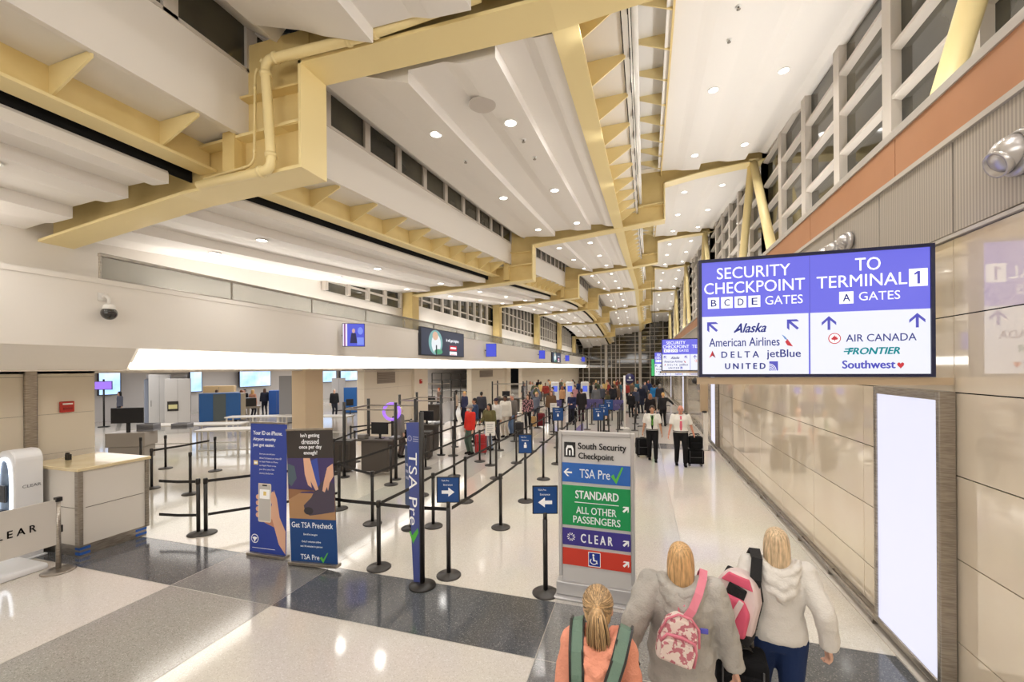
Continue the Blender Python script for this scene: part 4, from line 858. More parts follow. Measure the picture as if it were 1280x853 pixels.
# ================================================================== document-check booths
BOARD = M('dark_case', (74,66,60), .5); SCR_K = M('monitor_dark', (30,30,34), .25)
def booth(px, label, rz=.1, w=1.6, d=1.5, h=2.05, clear=True):
    x, y = px; t = thing('document_booth', label, 'booth', (x, y, 0), rz, 'document-check booths')
    for sx in (0, w):
        for sy in (0, d): 
            b = MB(); b.tube((sx,sy,0),(sx,sy,h),.045,n=12); b.lathe([(.14,0),(.14,.02),(.05,.03)], c=(sx,sy,0), n=18); b.build('post', BLACK, t, True)
    b = MB(); b.box((0,-.02,h-.22),(w,.02,h-.18)); b.box((0,d-.02,h-.22),(w,d+.02,h-.18)); b.box((-.02,0,h-.22),(.02,d,h-.18)); b.build('crossbar', STEEL, t)
    b = MB(); b.box((.35,.25,.12),(w-.35,.75,.95)); b.box((.2,.2,.95),(w-.2,.8,1.0)); b.build('podium', BOARD, t, bevel=.01)
    b = MB(); b.box((.55,.45,1.12),(1.05,.48,1.45)); b.box((.77,.47,1.0),(.83,.5,1.2)); b.box((.68,.40,1.0),(.92,.55,1.015)); b.build('monitor', SCR_K, t)
    b = MB(); b.box((.2,.3,1.0),(.45,.5,1.12)); b.build('scanner', M('scanner_grey', (120,116,112), .4), t, bevel=.02)
    b = MB(); b.box((1.1,.4,1.0),(1.32,.7,1.06)); b.build('tray', M('tray_grey', (150,150,156), .5), t, bevel=.02)
    if clear:
        b = MB(); b.box((w-.01,.1,1.05),(w+.01,d-.1,1.75)); b.build('clear_panel', M('acrylic_grey', (205,205,205), .15, alpha=.55), t)
    return t
booth((-7.78,9.7), 'nearest document booth of tall black posts, beside the person in grey', .12, 1.5, 1.3, 2.05, False)
booth((-8.05,12.9), 'document booth of black posts behind the tall violet sign', .12, 1.5, 1.5, 2.05)
booth((-11.75,20.2), 'document booth of black posts farther back, by the two officers', .12, 1.6, 1.5, 2.3)
booth((-9.2,25.6), 'document booth behind the people in the queue', .12, 2.0, 1.6, 2.1)
# tall dark frame screen far back
x, y = G(556,512); t = thing('metal_gate_frame', 'tall dark lattice frame at the back of the second opening', 'frame', (x-1, y, 0))
b = MB()
for i in range(5): b.tube((i*.75,0,0),(i*.75,0,2.6),.035,n=8)
for z in (.5,1.3,2.1,2.58): b.box((0,-.02,z),(3.0,.02,z+.04))
b.build('lattice', BLACK, t)

# ================================================================== check-in side: counter, kiosk, barrier
t = thing('service_counter', 'beige panelled counter with tan glossy top and steel corners', 'counter', (-8.48, 4.36, 0))
b = MB(); b.box((-1.35,.02,.18),(-.02,.98,1.36)); b.build('body', M('counter_panel', (226,220,212), .4), t)
b = MB()
for q in ((-.03,0,.16),(-.03,.94,.16)): b.box(q, (q[0]+.035,q[1]+.06,1.37))
b.box((-.09,-.004,.16),(0,.03,1.37)); b.build('corner_trim', STEEL, t, bevel=.008)
b = MB(); b.box((-1.38,-.02,1.36),(.02,1.02,1.41)); b.build('counter_top', M('counter_top', (232,214,172), .15, noise=((224,204,160), 3), coat=.5), t, bevel=.006)
b = MB(); b.box((-1.33,.03,0),(-.03,.97,.18)); b.build('toe_kick', STEEL, t)
b = MB(); b.box((-.025,.1,.765),(-.015,.92,.773)); b.box((-1.3,.0145,.765),(-.1,.021,.773)); b.build('panel_joint', M('joint_shadow', (120,110,100)), t)
BT = M('tape_blue', (44,100,190), .5)
for z in (.03,.11):
    b = MB(); b.box((-.13,.02,z),(-.024,.034,z+.04)); b.box((-.036,.02,z),(-.022,.16,z+.04)); b.build('tape_strip', BT, t)
    b = MB(); b.box((-.034,.80,z),(-.024,.97,z+.04)); b.build('tape_strip', BT, t)
o = MB(); o.cbox((0,0,.05),(.10,.05,.10)); o.cbox((0,-.01,.115),(.06,.04,.03)); o = o.build('card_reader', BLACK, bevel=.008); o.location = (-9.5,4.75,1.41); tag(o, 'small black device on the back of the counter top', 'device')
KW = M('kiosk_white', (238,238,240), .3)
def kiosk(x, y, rz, label, w=.42, d=.34, h=1.72):
    t = thing('scan_kiosk', label, 'kiosk', (x, y, 0), rz, 'white scan kiosks')
    pr = [(-w/2,.0),(w/2,.0),(w/2,h-.16)] + [(w/2-.16+.16*math.cos(a), h-.16+.16*math.sin(a)) for a in [PI/2*j/6 for j in range(1,7)]] + [(-w/2+.16+.16*math.cos(a), h-.16+.16*math.sin(a)) for a in [PI/2+PI/2*j/6 for j in range(0,7)]]
    b = MB(); b.prism(pr, 0, d); b.build('housing', KW, t, bevel=.02)
    def ov(rx, rz_, n=36): return [(rx*(abs(math.cos(2*PI*i/n))**.6)*(1 if math.cos(2*PI*i/n)>0 else -1), h*.60+rz_*(abs(math.sin(2*PI*i/n))**.8)*(1 if math.sin(2*PI*i/n)>0 else -1)) for i in range(n)]
    b = MB(); A_, B_ = ov(w*.40, h*.34), ov(w*.33, h*.315); n = len(A_)
    for i in range(n):
        j = (i+1) % n; b.hexa([(A_[i][0],-.02,A_[i][1]),(A_[j][0],-.02,A_[j][1]),(B_[j][0],-.02,B_[j][1]),(B_[i][0],-.02,B_[i][1]),(A_[i][0],.0,A_[i][1]),(A_[j][0],.0,A_[j][1]),(B_[j][0],.0,B_[j][1]),(B_[i][0],.0,B_[i][1])])
    b.build('light_ring', M('ring_glow', (240,246,255), .4, emit=3), t)
    b = MB(); b.flat(ov(w*.33, h*.315), -.004, 0); b.build('recess', M('kiosk_blue', (132,160,196), .3, noise=((90,110,140), 3)), t)
    b = MB(); b.cbox((0,-.03,h*.62),(.16,.03,.26)); b.cbox((0,-.05,h*.47),(.18,.06,.03)); b.build('tablet', SCR_K, t, bevel=.008)
    l = MB(); text(l, 'CLEAR', 0, 0, .22, .045, 0, 0); q = l.v[:]; l.v = [(w/2+.021, .08+p[0], h*.66+p[2]) for p in q]
    for i in range(8): pass
    l.build('lettering', [M('letter_grey2', (140,140,146))], t)
    b = MB(); b.box((-w/2-.03,-.1,0),(w/2+.03,d+.03,.03)); b.build('base', KW, t, bevel=.01)
    return t
kiosk(-9.4, 3.95, .02, 'white kiosk with a glowing oval ring beside the beige counter')
kiosk(-10.0, 3.6, .05, 'second white kiosk cut off by the picture edge')
# white barrier panel with lettering
t = thing('lettered_barrier', 'grey fabric barrier panel with black spaced capitals beside the kiosk', 'barrier', (-8.24, 3.0, 0))
b = MB(); b.box((-.012,0,.40),(.012,1.0,1.06)); b.build('panel', M('barrier_grey', (206,200,192), .5), t)
for y in (0, 1.0):
    b = MB(); b.tube((0,y,.03),(0,y,1.08),.03,n=14); b.build('post', STEEL, t, True)
    b = MB(); b.lathe([(.19,0),(.19,.014),(.17,.025),(.04,.035)], c=(0,y,0), n=28); b.build('base', STEEL, t, True)
b = MB(); b.cbox((0,1.0,1.06),(.07,.07,.06)); b.cbox((.0,1.03,.62),(.04,.03,.1)); b.build('clip', BLACK, t)
l = MB(); text(l, 'C L E A R', 0, 0, .52, .10, 0, 0); l.v = [(.016, .24+p[0], .68+p[2]) for p in l.v]; l.build('lettering', [M('letter_black', (26,26,28))], t)
o = MB(); o.box((-.45,-.3,0),(.45,.3,.09)); o = o.build('floor_base', KW, bevel=.03); o.location = (-8.95,3.72,0); tag(o, 'low white base plate on the floor behind the grey lettered barrier', 'base plate')

# ================================================================== wall fittings
def alarm(x, y, z, s, label):
    t = thing('fire_alarm_switch', label, 'fire alarm', (x, y, z), 0, 'red fire alarms'); R_ = M('alarm_red', (196,54,44), .4)
    b = MB(); b.box((0,-s/2,-s/2),(.05,s/2,s/2)); b.build('housing', R_, t, bevel=.008)
    b = MB(); b.box((.05,-s*.36,s*.2),(.056,s*.36,s*.34)); b.build('white_strip', WHITE, t)
    b = MB(); b.box((.05,-s*.3,-s*.25),(.07,s*.3,-s*.05)); b.build('pull_bar', M('alarm_red_dark', (160,40,34), .4), t)
alarm(-10.295, 5.12, 2.28, .20, 'red fire alarm on the beige wall panel behind the counter')
p = atX(525.6,477,-10.14); alarm(-10.14, p.y, p.z, .2, 'red fire alarm on the far slim white pilaster')
p = atX(133,390,XF+.10); t = thing('wall_mounted_camera', 'white-armed black dome camera on the cream fascia above the light cove', 'camera', (XF, p.y, p.z), 0)
b = MB(); b.cbox((.01,0,.26),(.02,.14,.14)); b.path([(.02,0,.26),(.10,0,.27),(.16,0,.22),(.17,0,.12)], .025, 10); b.build('arm', WHITE, t, True)
b = MB(); b.lathe([(.05,.13),(.08,.10),(.09,.05),(.09,.03)], c=(.17,0,0), n=20); b.build('housing', WHITE, t, True)
b = MB(); b.sph((.17,0,-.03),(.115,.115,.115),20,12); b.build('dome', M('dome_black', (30,24,22), .1, coat=1), t, True)
# monitors along the fascia
def wall_monitor(u, v, w, h, label, pic, yaw=.35, X=XF+.45):
    p = atX(u, v, X); t = thing('wall_monitor', label, 'monitor', (X, p.y, p.z), yaw, 'monitors along the cream fascia')
    b = MB(); b.box((-w/2,0,-h/2),(w/2,.05,h/2)); b.build('casing', BLACK, t, bevel=.006)
    b = MB(); b.rect(-w/2+.015,-h/2+.015,w/2-.015,h/2-.015,-.002,0); b.build('screen', M('screen_blue', (60,70,190), .3, emit=1.2), t)
    b = MB(); b.path([(0,.05,0),(-.1,.2,0),(-.45,.3,0)], .03, 8); b.build('arm', BLACK, t, True)
    if pic:
        l = MB(); l.rect(-w/2+.015,-h/2+.015,-w*.28,h/2-.015,-.004,1); l.rect(-w*.42,-h/2+.015,-w*.36,h/2-.015,-.0045,0); l.disc(0,h*.18,w*.07,h*.1,-.005,2); l.flat([(-w*.16,-h*.35),(w*.16,-h*.35),(w*.1,h*.08),(-w*.1,h*.08)],-.0045,3); l.disc(w*.3,h*.18,w*.12,h*.16,-.004,4); l.rect(w*.15,-h*.42,w*.45,-h*.1,-.004,4)
        l.build('picture', [M('scr_violet', (140,60,150), .4, emit=.8), M('scr_white', (230,220,240), .4, emit=1), M('scr_skin', (220,180,170), .4, emit=.8), M('scr_navy', (30,30,90), .4, emit=.6), M('scr_sky', (120,140,230), .4, emit=1)], t)
wall_monitor(442,419,.66,.72,'nearest wall monitor, showing a person at a podium', True, .55)
wall_monitor(614,438,.62,.78,'second wall monitor, plain blue, past the wide advertising display', False, .3)
wall_monitor(677.5,443.5,.55,.75,'third wall monitor, far along the cream fascia', False, .2)
wall_monitor(709,448,.5,.7,'fourth wall monitor, near the far end of the fascia', False, .1)
wall_monitor(729,449.5,.5,.7,'last wall monitor, at the far end of the fascia', False, .1)
def led_wall(u0, u1, v0, v1, label, big):
    a = atX(u0, v1, XF+.1); b_ = atX(u1, v1, XF+.1); zt = atX((u0+u1)/2, (v0), XF+.1).z; z0 = min(a.z, b_.z)
    L = b_.y-a.y; H = zt-z0; t = thing('advertising_display', label, 'display', (XF, a.y, z0), PI/2)
    # local x runs along the wall (+Y), local -y faces into the hall
    b = MB(); b.box((0,-.12,0),(L,0,H)); b.build('casing', M('display_case', (36,40,50), .4), t)
    b = MB(); b.rect(.05,.04,L-.05,H-.04,-.122,0); b.build('screen', M('display_slate', (58,66,86), .35, emit=.8), t)
    l = MB(); l.disc(L*.30,H*.5,L*.15,H*.46,-.124,1); l.disc(L*.31,H*.45,L*.10,H*.36,-.125,2); l.disc(L*.29,H*.74,L*.06,H*.16,-.126,3); l.rect(L*.30,.05,L*.325,H*.4,-.127,6); l.disc(L*.36,H*.16,L*.09,H*.10,-.1265,7)
    textc(l, 'It will get brighter.', L*.70, H*.62, H*.15, 4, -.126, .01, L*.44); l.rect(L*.62,H*.24,L*.80,H*.44,-.125,5); l.rect(L*.64,H*.31,L*.78,H*.38,-.1265,4); l.rect(L*.62,H*.06,L*.80,H*.20,-.125,4); l.rect(L*.64,H*.07,L*.78,H*.09,-.1265,5)
    l.build('picture', [SCR_W, M('ad_teal', (130,180,180), .4, emit=.9), M('ad_white', (226,232,236), .4, emit=1), M('ad_peach', (226,186,160), .4, emit=.9), L_W, M('ad_red', (206,40,60), .4, emit=.9), M('ad_dark', (40,50,70), .4), M('ad_green', (90,170,130), .4, emit=.8)], t)
led_wall(525.5, 579.5, 413, 444, 'wide advertising display on the cream fascia above the light cove', True)
led_wall(690, 701, 441, 453, 'far small advertising display on the cream fascia', False)

# ================================================================== inside the checkpoint
XR_B = M('xray_blue', (58,120,196), .4); XR_G = M('xray_grey', (110,122,124), .45)
x, y = G(249,531); t = thing('baggage_scanner', 'blue and grey baggage X-ray machine on the pale checkpoint floor', 'X-ray machine', (x, y, 0), .95)
b = MB(); b.box((0,0,.12),(1.9,1.2,1.65)); b.build('cabinet', XR_B, t, bevel=.04)
b = MB(); b.box((.62,-.015,.14),(1.2,.02,1.6)); b.build('centre_panel', XR_G, t)
b = MB(); b.box((1.9,.05,.12),(2.15,1.15,1.6)); b.build('end_panel', M('xray_tan', (206,192,168), .5), t, bevel=.02)
b = MB(); b.box((2.1,.25,.7),(2.9,.95,.82)); 
for q in (2.3,2.8): b.box((q,.3,0),(q+.06,.36,.7)); b.box((q,.84,0),(q+.06,.9,.7))
b.build('roller_table', STEEL, t); b = MB(); b.box((2.12,.25,.82),(2.7,.95,1.3)); b.build('tunnel_cover', BLACK, t)
b = MB()
for q in (.15,1.7):
    for r in (.1,1.0): b.cbox((q,r,.06),(.1,.1,.12))
b.build('foot', BLACK, t)
GC = M('cabinet_grey', (196,194,192), .4)
for i, (u, v, w_, h_, lb) in enumerate([(186,540,.8,2.75,'tall grey cabinet left of its twin, beyond the checkpoint tables'),(206,543,.95,2.55,'tall grey cabinet with a slot of yellow tags, right of its twin')]):
    x, y = G(u, v); t = thing('tall_cabinet', lb, 'cabinet', (x, y, 0), .9, 'tall grey cabinets')
    b = MB(); b.box((0,0,0),(w_,.6,h_)); b.build('body', GC, t, bevel=.01)
    b = MB(); b.box((w_*.5-.004,-.004,.02),(w_*.5+.004,.0,h_-.02)); b.box((w_*.1,-.012,1.2),(w_*.13,0,1.5)); b.build('door_seam', M('seam_grey', (120,118,116)), t)
    if i:
        b = MB(); b.box((.1,-.03,1.05),(.5,.0,1.5)); b.build('tag_holder', BLACK, t); b = MB(); b.box((.14,-.035,1.15),(.46,-.03,1.35)); b.build('tag', M('tag_yellow', (210,204,150)), t)
x, y = G(172,537); t = thing('body_scanner', 'curved grey walk-through body scanner at the back of the checkpoint', 'body scanner', (x-.5, y+.6, 0), .8)
b = MB()
for s in (0, 1.5): b.box((s,0,0),(s+.22,1.1,2.5))
b.build('pillar', M('scanner_slate', (140,148,166), .4), t, bevel=.06)
b = MB(); b.lathe([(.85,2.5),(.85,2.75),(.7,2.8)], c=(.86,.55,0), n=28); b.build('top_ring', GC, t, True)
b = MB(); b.path([(.86+.74*math.cos(a), .2, 1.2+1.1*math.sin(a)) for a in [PI*j/12 for j in range(13)]], .12, 10); b.build('arch', WHITE, t, True)
STT = M('table_steel', (214,210,204), .3, .4)
def table(px, L, d, h, rz, label):
    x, y = G(*px); t = thing('steel_table', label, 'table', (x, y, 0), rz, 'steel checkpoint tables')
    b = MB(); b.box((0,0,h-.05),(L,d,h)); b.build('table_top', STT, t, bevel=.01)
    for q in (.05, L/2, L-.1):
        for r in (.05, d-.1): b = MB(); b.box((q,r,0),(q+.05,r+.05,h-.05)); b.build('leg', STT, t)
    b = MB(); b.box((.05,.07,.25),(L-.05,.1,.29)); b.build('stretcher', STT, t)
table((172,566), 3.4, .8, .95, .42, 'long steel checkpoint table nearest the pilaster')
table((242,575), 2.6, .8, .95, .45, 'steel checkpoint table between the pilaster and the royal blue banner')
table((345,548), 3.2, .7, .95, .2, 'white-topped steel table in front of the tan column')
table((280,548), 2.2, .7, .9, .45, 'low steel table beside the blue X-ray machine')
x, y = G(131,580); t = thing('monitor_cart', 'grey cart with a wide dark monitor at the checkpoint opening', 'cart', (x, y, 0), .5)
b = MB(); b.box((0,0,.5),(1.1,.7,.95)); b.box((.05,.05,.08),(1.05,.65,.5)); b.build('body', M('cart_grey', (158,150,142), .4), t, bevel=.02)
b = MB(); b.box((.1,.1,1.25),(1.0,.16,1.75)); b.box((.5,.14,.95),(.6,.2,1.3)); b.build('monitor', SCR_K, t, bevel=.01)
for q in (.1,.95):
    for r in (.08,.6): b = MB(); b.tube((q-.03,r,.05),(q+.03,r,.05),.05,n=12); b.build('wheel', BLACK, t)
# bright screens and windows deep inside
for i, (u0, u1, v0, v1, lb) in enumerate([(124,150,464,494,'bright blue-white screen seen beside the pilaster at the back of the checkpoint'),(238,252,465,490,'narrow bright screen behind the X-ray machine'),(300,338,464,484,'wide bright blue screen above the seated people behind the X-ray machine'),(402,420,464,478,'bright blue screen seen right of the tan column'),(426,450,464,476,'second bright blue screen seen right of the tan column')]):
    a, b_ = atX(u0, v1, -29.6), atX(u1, v0, -29.6); t = thing('wall_mounted_screen', lb, 'screen', (-29.6, a.y, a.z), PI/2, 'bright screens of the checkpoint')
    b = MB(); b.box((-.05,0,-.05),(b_.y-a.y+.05,.08,b_.z-a.z+.02)); b.build('casing', BLACK, t); b = MB(); b.rect(0,0,b_.y-a.y,b_.z-a.z,-.004); b.build('screen', M('screen_pale', (150,190,240), .4, emit=1.6, noise=((210,226,250), .5)), t)
for i, (u, v, w_, h_, col, lb) in enumerate([(254,520,1.7,1.9,(206,176,130),'tan wooden cupboard behind the X-ray machine'),(336,520,.9,1.6,(36,84,160),'blue podium beside the grey panel column'),(349,530,1.2,2.6,(168,170,176),'tall grey machine beside the blue podium'),(430,517,1.6,1.7,(26,90,160),'blue cabinet seen right of the tan column'),(415,514,.9,2.3,(200,198,196),'pale grey cabinet right of the tan column')]):
    x, y = G(u, v); t = thing('checkpoint_cabinet', lb, 'cabinet', (x, y, 0), .7, 'cabinets of the checkpoint')
    b = MB(); b.box((0,0,.04),(w_,.7,h_)); b.build('body', M(f'cab_{i}', col, .45), t, bevel=.02); b = MB(); b.box((.03,.03,0),(w_-.03,.67,.04)); b.build('plinth', BLACK, t); b = MB(); b.box((w_/2-.006,-.004,.1),(w_/2+.006,.0,h_-.06)); b.build('door_seam', M('seam_grey', (120,118,116)), t)
# ventilation grilles on the lower walls
for (u0, u1, v0, v1, lb) in [(472,494,465,480,'grey ventilation grille on the white wall behind the nearest booth'),(600,616,463,472,'grey ventilation grille on the far white wall')]:
    a, b_ = atX(u0, v1, -10.27), atX(u1, v0, -10.27); t = thing('vent_grille', lb, 'vent', (-10.29, a.y, a.z), PI/2, 'ventilation grilles')
    L, H = b_.y-a.y, b_.z-a.z; b = MB(); b.box((0,-.02,0),(L,0,H)); b.build('frame', M('grille_grey', (168,156,144), .5), t); b = MB(); z = .05
    while z < H-.05: b.box((.05,-.035,z),(L-.05,-.02,z+.03)); z += .07
    b.build('slat', M('grille_dark', (132,122,112), .5), t)
# white self-service kiosks far off
for i, (u, v, lb) in enumerate([(694,512,'far white check-in kiosk with a violet screen, leftmost'),(712.5,512,'far white check-in kiosk in the middle'),(731.5,512,'far white check-in kiosk, rightmost')]):
    x, y = G(u, v); t = thing('checkin_kiosk', lb, 'kiosk', (x, y, 0), .2, 'far check-in kiosks')
    b = MB(); b.box((-.28,0,0),(.28,.35,1.95)); b.build('body', KW, t, bevel=.08); b = MB(); b.rect(-.16,1.25,.16,1.65,-.004); b.build('screen', M('kiosk_screen', (90,110,220), .4, emit=1), t)

# more of the checkpoint: trays, posts, small screen, chairs, desk
TG = M('tray_grey', (150,150,156), .5)
for n, (u, v, k, w_) in enumerate([(186,538.5,4,'on the long table nearest the pilaster'),(228,536,3,'at the far end of the long table')]):
    x, y = G(u, 575); d = ray(u, v); p = CAM + d*((.95-CAMZ)/d.z)
    for i in range(k):
        b = MB(); b.box((-.25,-.18,0),(.25,.18,.012)); b.box((-.25,-.18,.012),(-.235,.18,.10)); b.box((.235,-.18,.012),(.25,.18,.10)); b.box((-.235,-.18,.012),(.235,-.165,.10)); b.box((-.235,.165,.012),(.235,.18,.10))
        o = b.build('security_tray', TG); o.location = (p.x, p.y, .951+i*.045); o.rotation_euler = (0,0,.42); tag(o, f'{ORD[i]} grey security tray from the bottom, {w_}', 'tray', 'grey security trays')
for n, (u, v) in enumerate([(176,590),(207,586),(340,562),(378,570)]):
    x, y = G(u, v); stanchion(x, y, f'{ORD[n]} short black post among the steel tables, counted from the pilaster', 'posts among the steel tables')
x, y = G(130,534); t = thing('pole_monitor', 'small violet monitor on a black pole before the bright screen by the pilaster', 'monitor', (x, y, 0), .9)
b = MB(); b.tube((0,0,0),(0,0,2.5),.04,n=10); b.lathe([(.25,0),(.25,.03),(.04,.05)], n=18); b.build('pole', BLACK, t, True); b = MB(); b.box((-.35,-.1,1.95),(.35,-.04,2.4)); b.build('casing', BLACK, t, bevel=.01); b = MB(); b.rect(-.32,1.98,.32,2.37,-.104); b.build('screen', M('screen_lilac', (150,110,230), .4, emit=1.2), t)
for n, (u, v, rz) in enumerate([(262,516,.3),(275,516,1.2),(438,520,.8)]):
    x, y = G(u, v); t = thing('office_chair', f'{ORD[n]} black swivel chair of the checkpoint, counted from the pilaster', 'chair', (x, y, 0), rz, 'checkpoint chairs')
    b = MB(); b.box((-.24,-.24,.45),(.24,.24,.53)); b.build('seat', BLACKF, t, bevel=.03); b = MB(); b.box((-.22,.2,.62),(.22,.26,1.05)); b.build('backrest', BLACKF, t, bevel=.03)
    b = MB(); b.tube((0,0,.08),(0,0,.46),.03,n=10); b.path([(0,.2,.5),(0,.27,.55),(0,.25,.8)], .02, 8)
    for i in range(5): b.tube((0,0,.09),(.27*math.cos(i*1.2566),.27*math.sin(i*1.2566),.05),.02,n=6)
    b.build('base', BLACK, t, True)
for n, (u, v, w_) in enumerate([(-8.3,10.3,'on the floor by the nearest booth'),(-6.9,12.4,'beside the second booth')]):
    x, y = (u, v); t = thing('equipment_case', f'dark ribbed equipment case {w_}', 'case', (x, y, 0), .25, 'dark equipment cases')
    b = MB(); b.box((-.3,-.2,.04),(.3,.2,.86)); b.build('body', BOARD, t, bevel=.02); b = MB()
    for q in (-.2,0,.2): b.box((q-.03,-.215,.1),(q+.03,-.2,.8))
    b.build('rib', M('dark_case_rib', (58,52,48), .5), t); b = MB(); b.box((-.31,-.21,.86),(.31,.21,.9)); b.build('lid', BLACK, t, bevel=.01)
# ================================================================== hall shell
YK = [-7, 5, 17, 29, 41, 53, 65, 72]
def edge(pts, z0=-0.1, k1=None):
    """3-D control points of one long ceiling line, one at each beam plane; a smooth curve through them"""
    P = []
    for i, p in enumerate(pts):
        y = YK[i+1]
        if p is None: P.append(V((k1[0], y, k1[1])))
        else: P.append(atY(p[0], p[1], y))
    P.insert(0, V((P[0].x, YK[0], P[0].z+z0)))
    n = len(P); sl = []
    for i in range(n):
        if i == 0: s = (P[1]-P[0])/(YK[1]-YK[0])
        elif i == n-1: s = (P[-1]-P[-2])/(YK[-1]-YK[-2])
        else:
            a = (P[i]-P[i-1])/(YK[i]-YK[i-1]); b = (P[i+1]-P[i])/(YK[i+1]-YK[i]); s = (a+b)/2
        sl.append(s)
    sl[0] = V((0, 1, 0)); sl[1] = (sl[1]+ (P[2]-P[1])/12.0)/2
    def ev(y):
        k = 0
        while k < n-2 and y > YK[k+1]: k += 1
        h = YK[k+1]-YK[k]; t = (y-YK[k])/h
        if k == 0: r = P[0].lerp(P[1], t); return V((r.x, y, r.z))
        t2, t3 = t*t, t*t*t
        r = P[k]*(2*t3-3*t2+1) + sl[k]*h*(t3-2*t2+t) + P[k+1]*(-2*t3+3*t2) + sl[k+1]*h*(t3-t2)
        return V((r.x, y, r.z))
    return ev
eA = edge([(70,303),(506,371),(618,384),(673,395),(701,406.5),(722,423),(730,437)])
eB = edge([(246,243),(611.6,355),(689,375),(723,387.7),(741.7,404),(754.6,421.7),(760.5,432)])
eC = edge([(390,215),(666.7,350),(723,372.5),(747.6,386.5),(761.6,403),(768.7,420.5),(771,428)])
eD = edge([(390,90),(666.7,307),(723,344),(747.6,368),(761.6,389),(768.7,410),(771,424)])
eF = edge([(312,174),(638.6,330),(706,358.4),(734.7,378),(752,397),(763,416),(768,428)])
eG = edge([(312,95),(638.6,305.7),(706,342),(734.7,365.5),(752,388),(763,411),(768,424)])
eI = edge([(348,68),(655,303),(715,338),(742,361),(758,385),(767,408),(771,421)])
eJ = edge([(490,82),(696.5,298),(741.7,341),(763,365.5),(772,387.7),(779,407.6),(780,420)])
eK = edge([(605,46),(740.5,290),(767.5,336),(779,363),(785,385),(788.6,407),(790,418)])
eL = edge([(692,10),(771,286),(786,334.5),(794.5,362),(796.8,383),(799.8,406.5),(800,415)])
eM = edge([None,(829.6,276),(821.4,328.7),(818,359.6),(815.5,380.7),(814,403),(813,412)], k1=(0.76,7.35))
eN = edge([None,(829.6,231),(821.4,302),(818,335),(815.5,365),(814,391),(813,405)], k1=(0.76,8.95))
eO = edge([None,(821.8,223),(816,300),(814,335),(814,364),(813,391),(815,405)], k1=(0.42,9.05))
eP = edge([None,(872,217),(845,296),(834,335.7),(827,364),(824,390),(824,404)], k1=(1.95,9.2))
eQ = edge([None,(928,205),(874,291.6),(855,331.5),(844.4,362.4),(839.7,389),(834,403)], k1=(3.43,9.4))
eR = edge([None,(969,197),(899,288),(868,331),(853,361),(845,388),(840,402)], k1=(4.46,9.55))
def lerpe(a, b, t): return lambda y: a(y).lerp(b(y), t)
eA1, eA2 = lerpe(eA, eB, .37), lerpe(eA, eB, .75)

HSTEP = 0.19
PROF = [(0, 1.0), (0.42, .80), (0.47, .70), (0.60, .34), (0.66, .26), (1.0, 0.0)]
def ceiling_zone(edges, name, y0, y1, seg):
    mb = MB(); ys = [y0+(y1-y0)*i/seg for i in range(seg+1)]
    for a, b in zip(edges[:-1], edges[1:]):
        hh = HSTEP if a is not edges[0] else HSTEP*0.6
        rows = []
        for y in ys:
            p, q = a(y), b(y); row = []
            for t, h in PROF: r = p.lerp(q, t); row.append((r.x, y, r.z + h*hh))
            rh = .15 if b is eB else .30; row.append((q.x, y, q.z+rh)); row.append((q.x-.02, y, q.z+rh+.04)); row.append((p.x, y, p.z+hh+.06))
            rows.append(row)
        n = len(rows[0]); base = len(mb.v)
        for r in rows: mb.v += r
        for i in range(seg):
            for j in range(n):
                k = (j+1) % n; o = base+i*n; mb.f.append((o+j, o+k, o+n+k, o+n+j)); mb.m.append(0)
        mb.f.append(tuple(base+n-1-j for j in range(n))); mb.f.append(tuple(base+seg*n+j for j in range(n))); mb.m += [0, 0]
    return struct(mb.build(name, CEIL))
for k in range(7):
    g = 0.42
    y0, y1 = YK[k]+g, YK[k+1]-g
    ceiling_zone([eA, eA1, eA2, eB], 'ceiling', y0, y1, 10)
    ceiling_zone([eI, eJ, eK, eL], 'ceiling', y0, y1, 10)
    ceiling_zone([eO, eP, eQ, eR], 'ceiling', y0, y1, 10)

# closing strips above the high window bands
for k in range(7):
    fb = MB(); N = 8; y0, y1 = YK[k]+.05, YK[k+1]-.05
    for i in range(N):
        a = y0+(y1-y0)*i/N; b = y0+(y1-y0)*(i+1)/N; ia, ib, ga, gb = eI(a), eI(b), eG(a), eG(b)
        fb.hexa([(ga.x-.05,a,ia.z+.52),(ia.x+.02,a,ia.z+.02+HSTEP*.6),(ib.x+.02,b,ib.z+.02+HSTEP*.6),(gb.x-.05,b,ib.z+.52),(ga.x-.05,a,ia.z+.62),(ia.x+.2,a,ia.z+.3),(ib.x+.2,b,ib.z+.3),(gb.x-.05,b,ib.z+.62)])
    struct(fb.build('ceiling', CEIL))
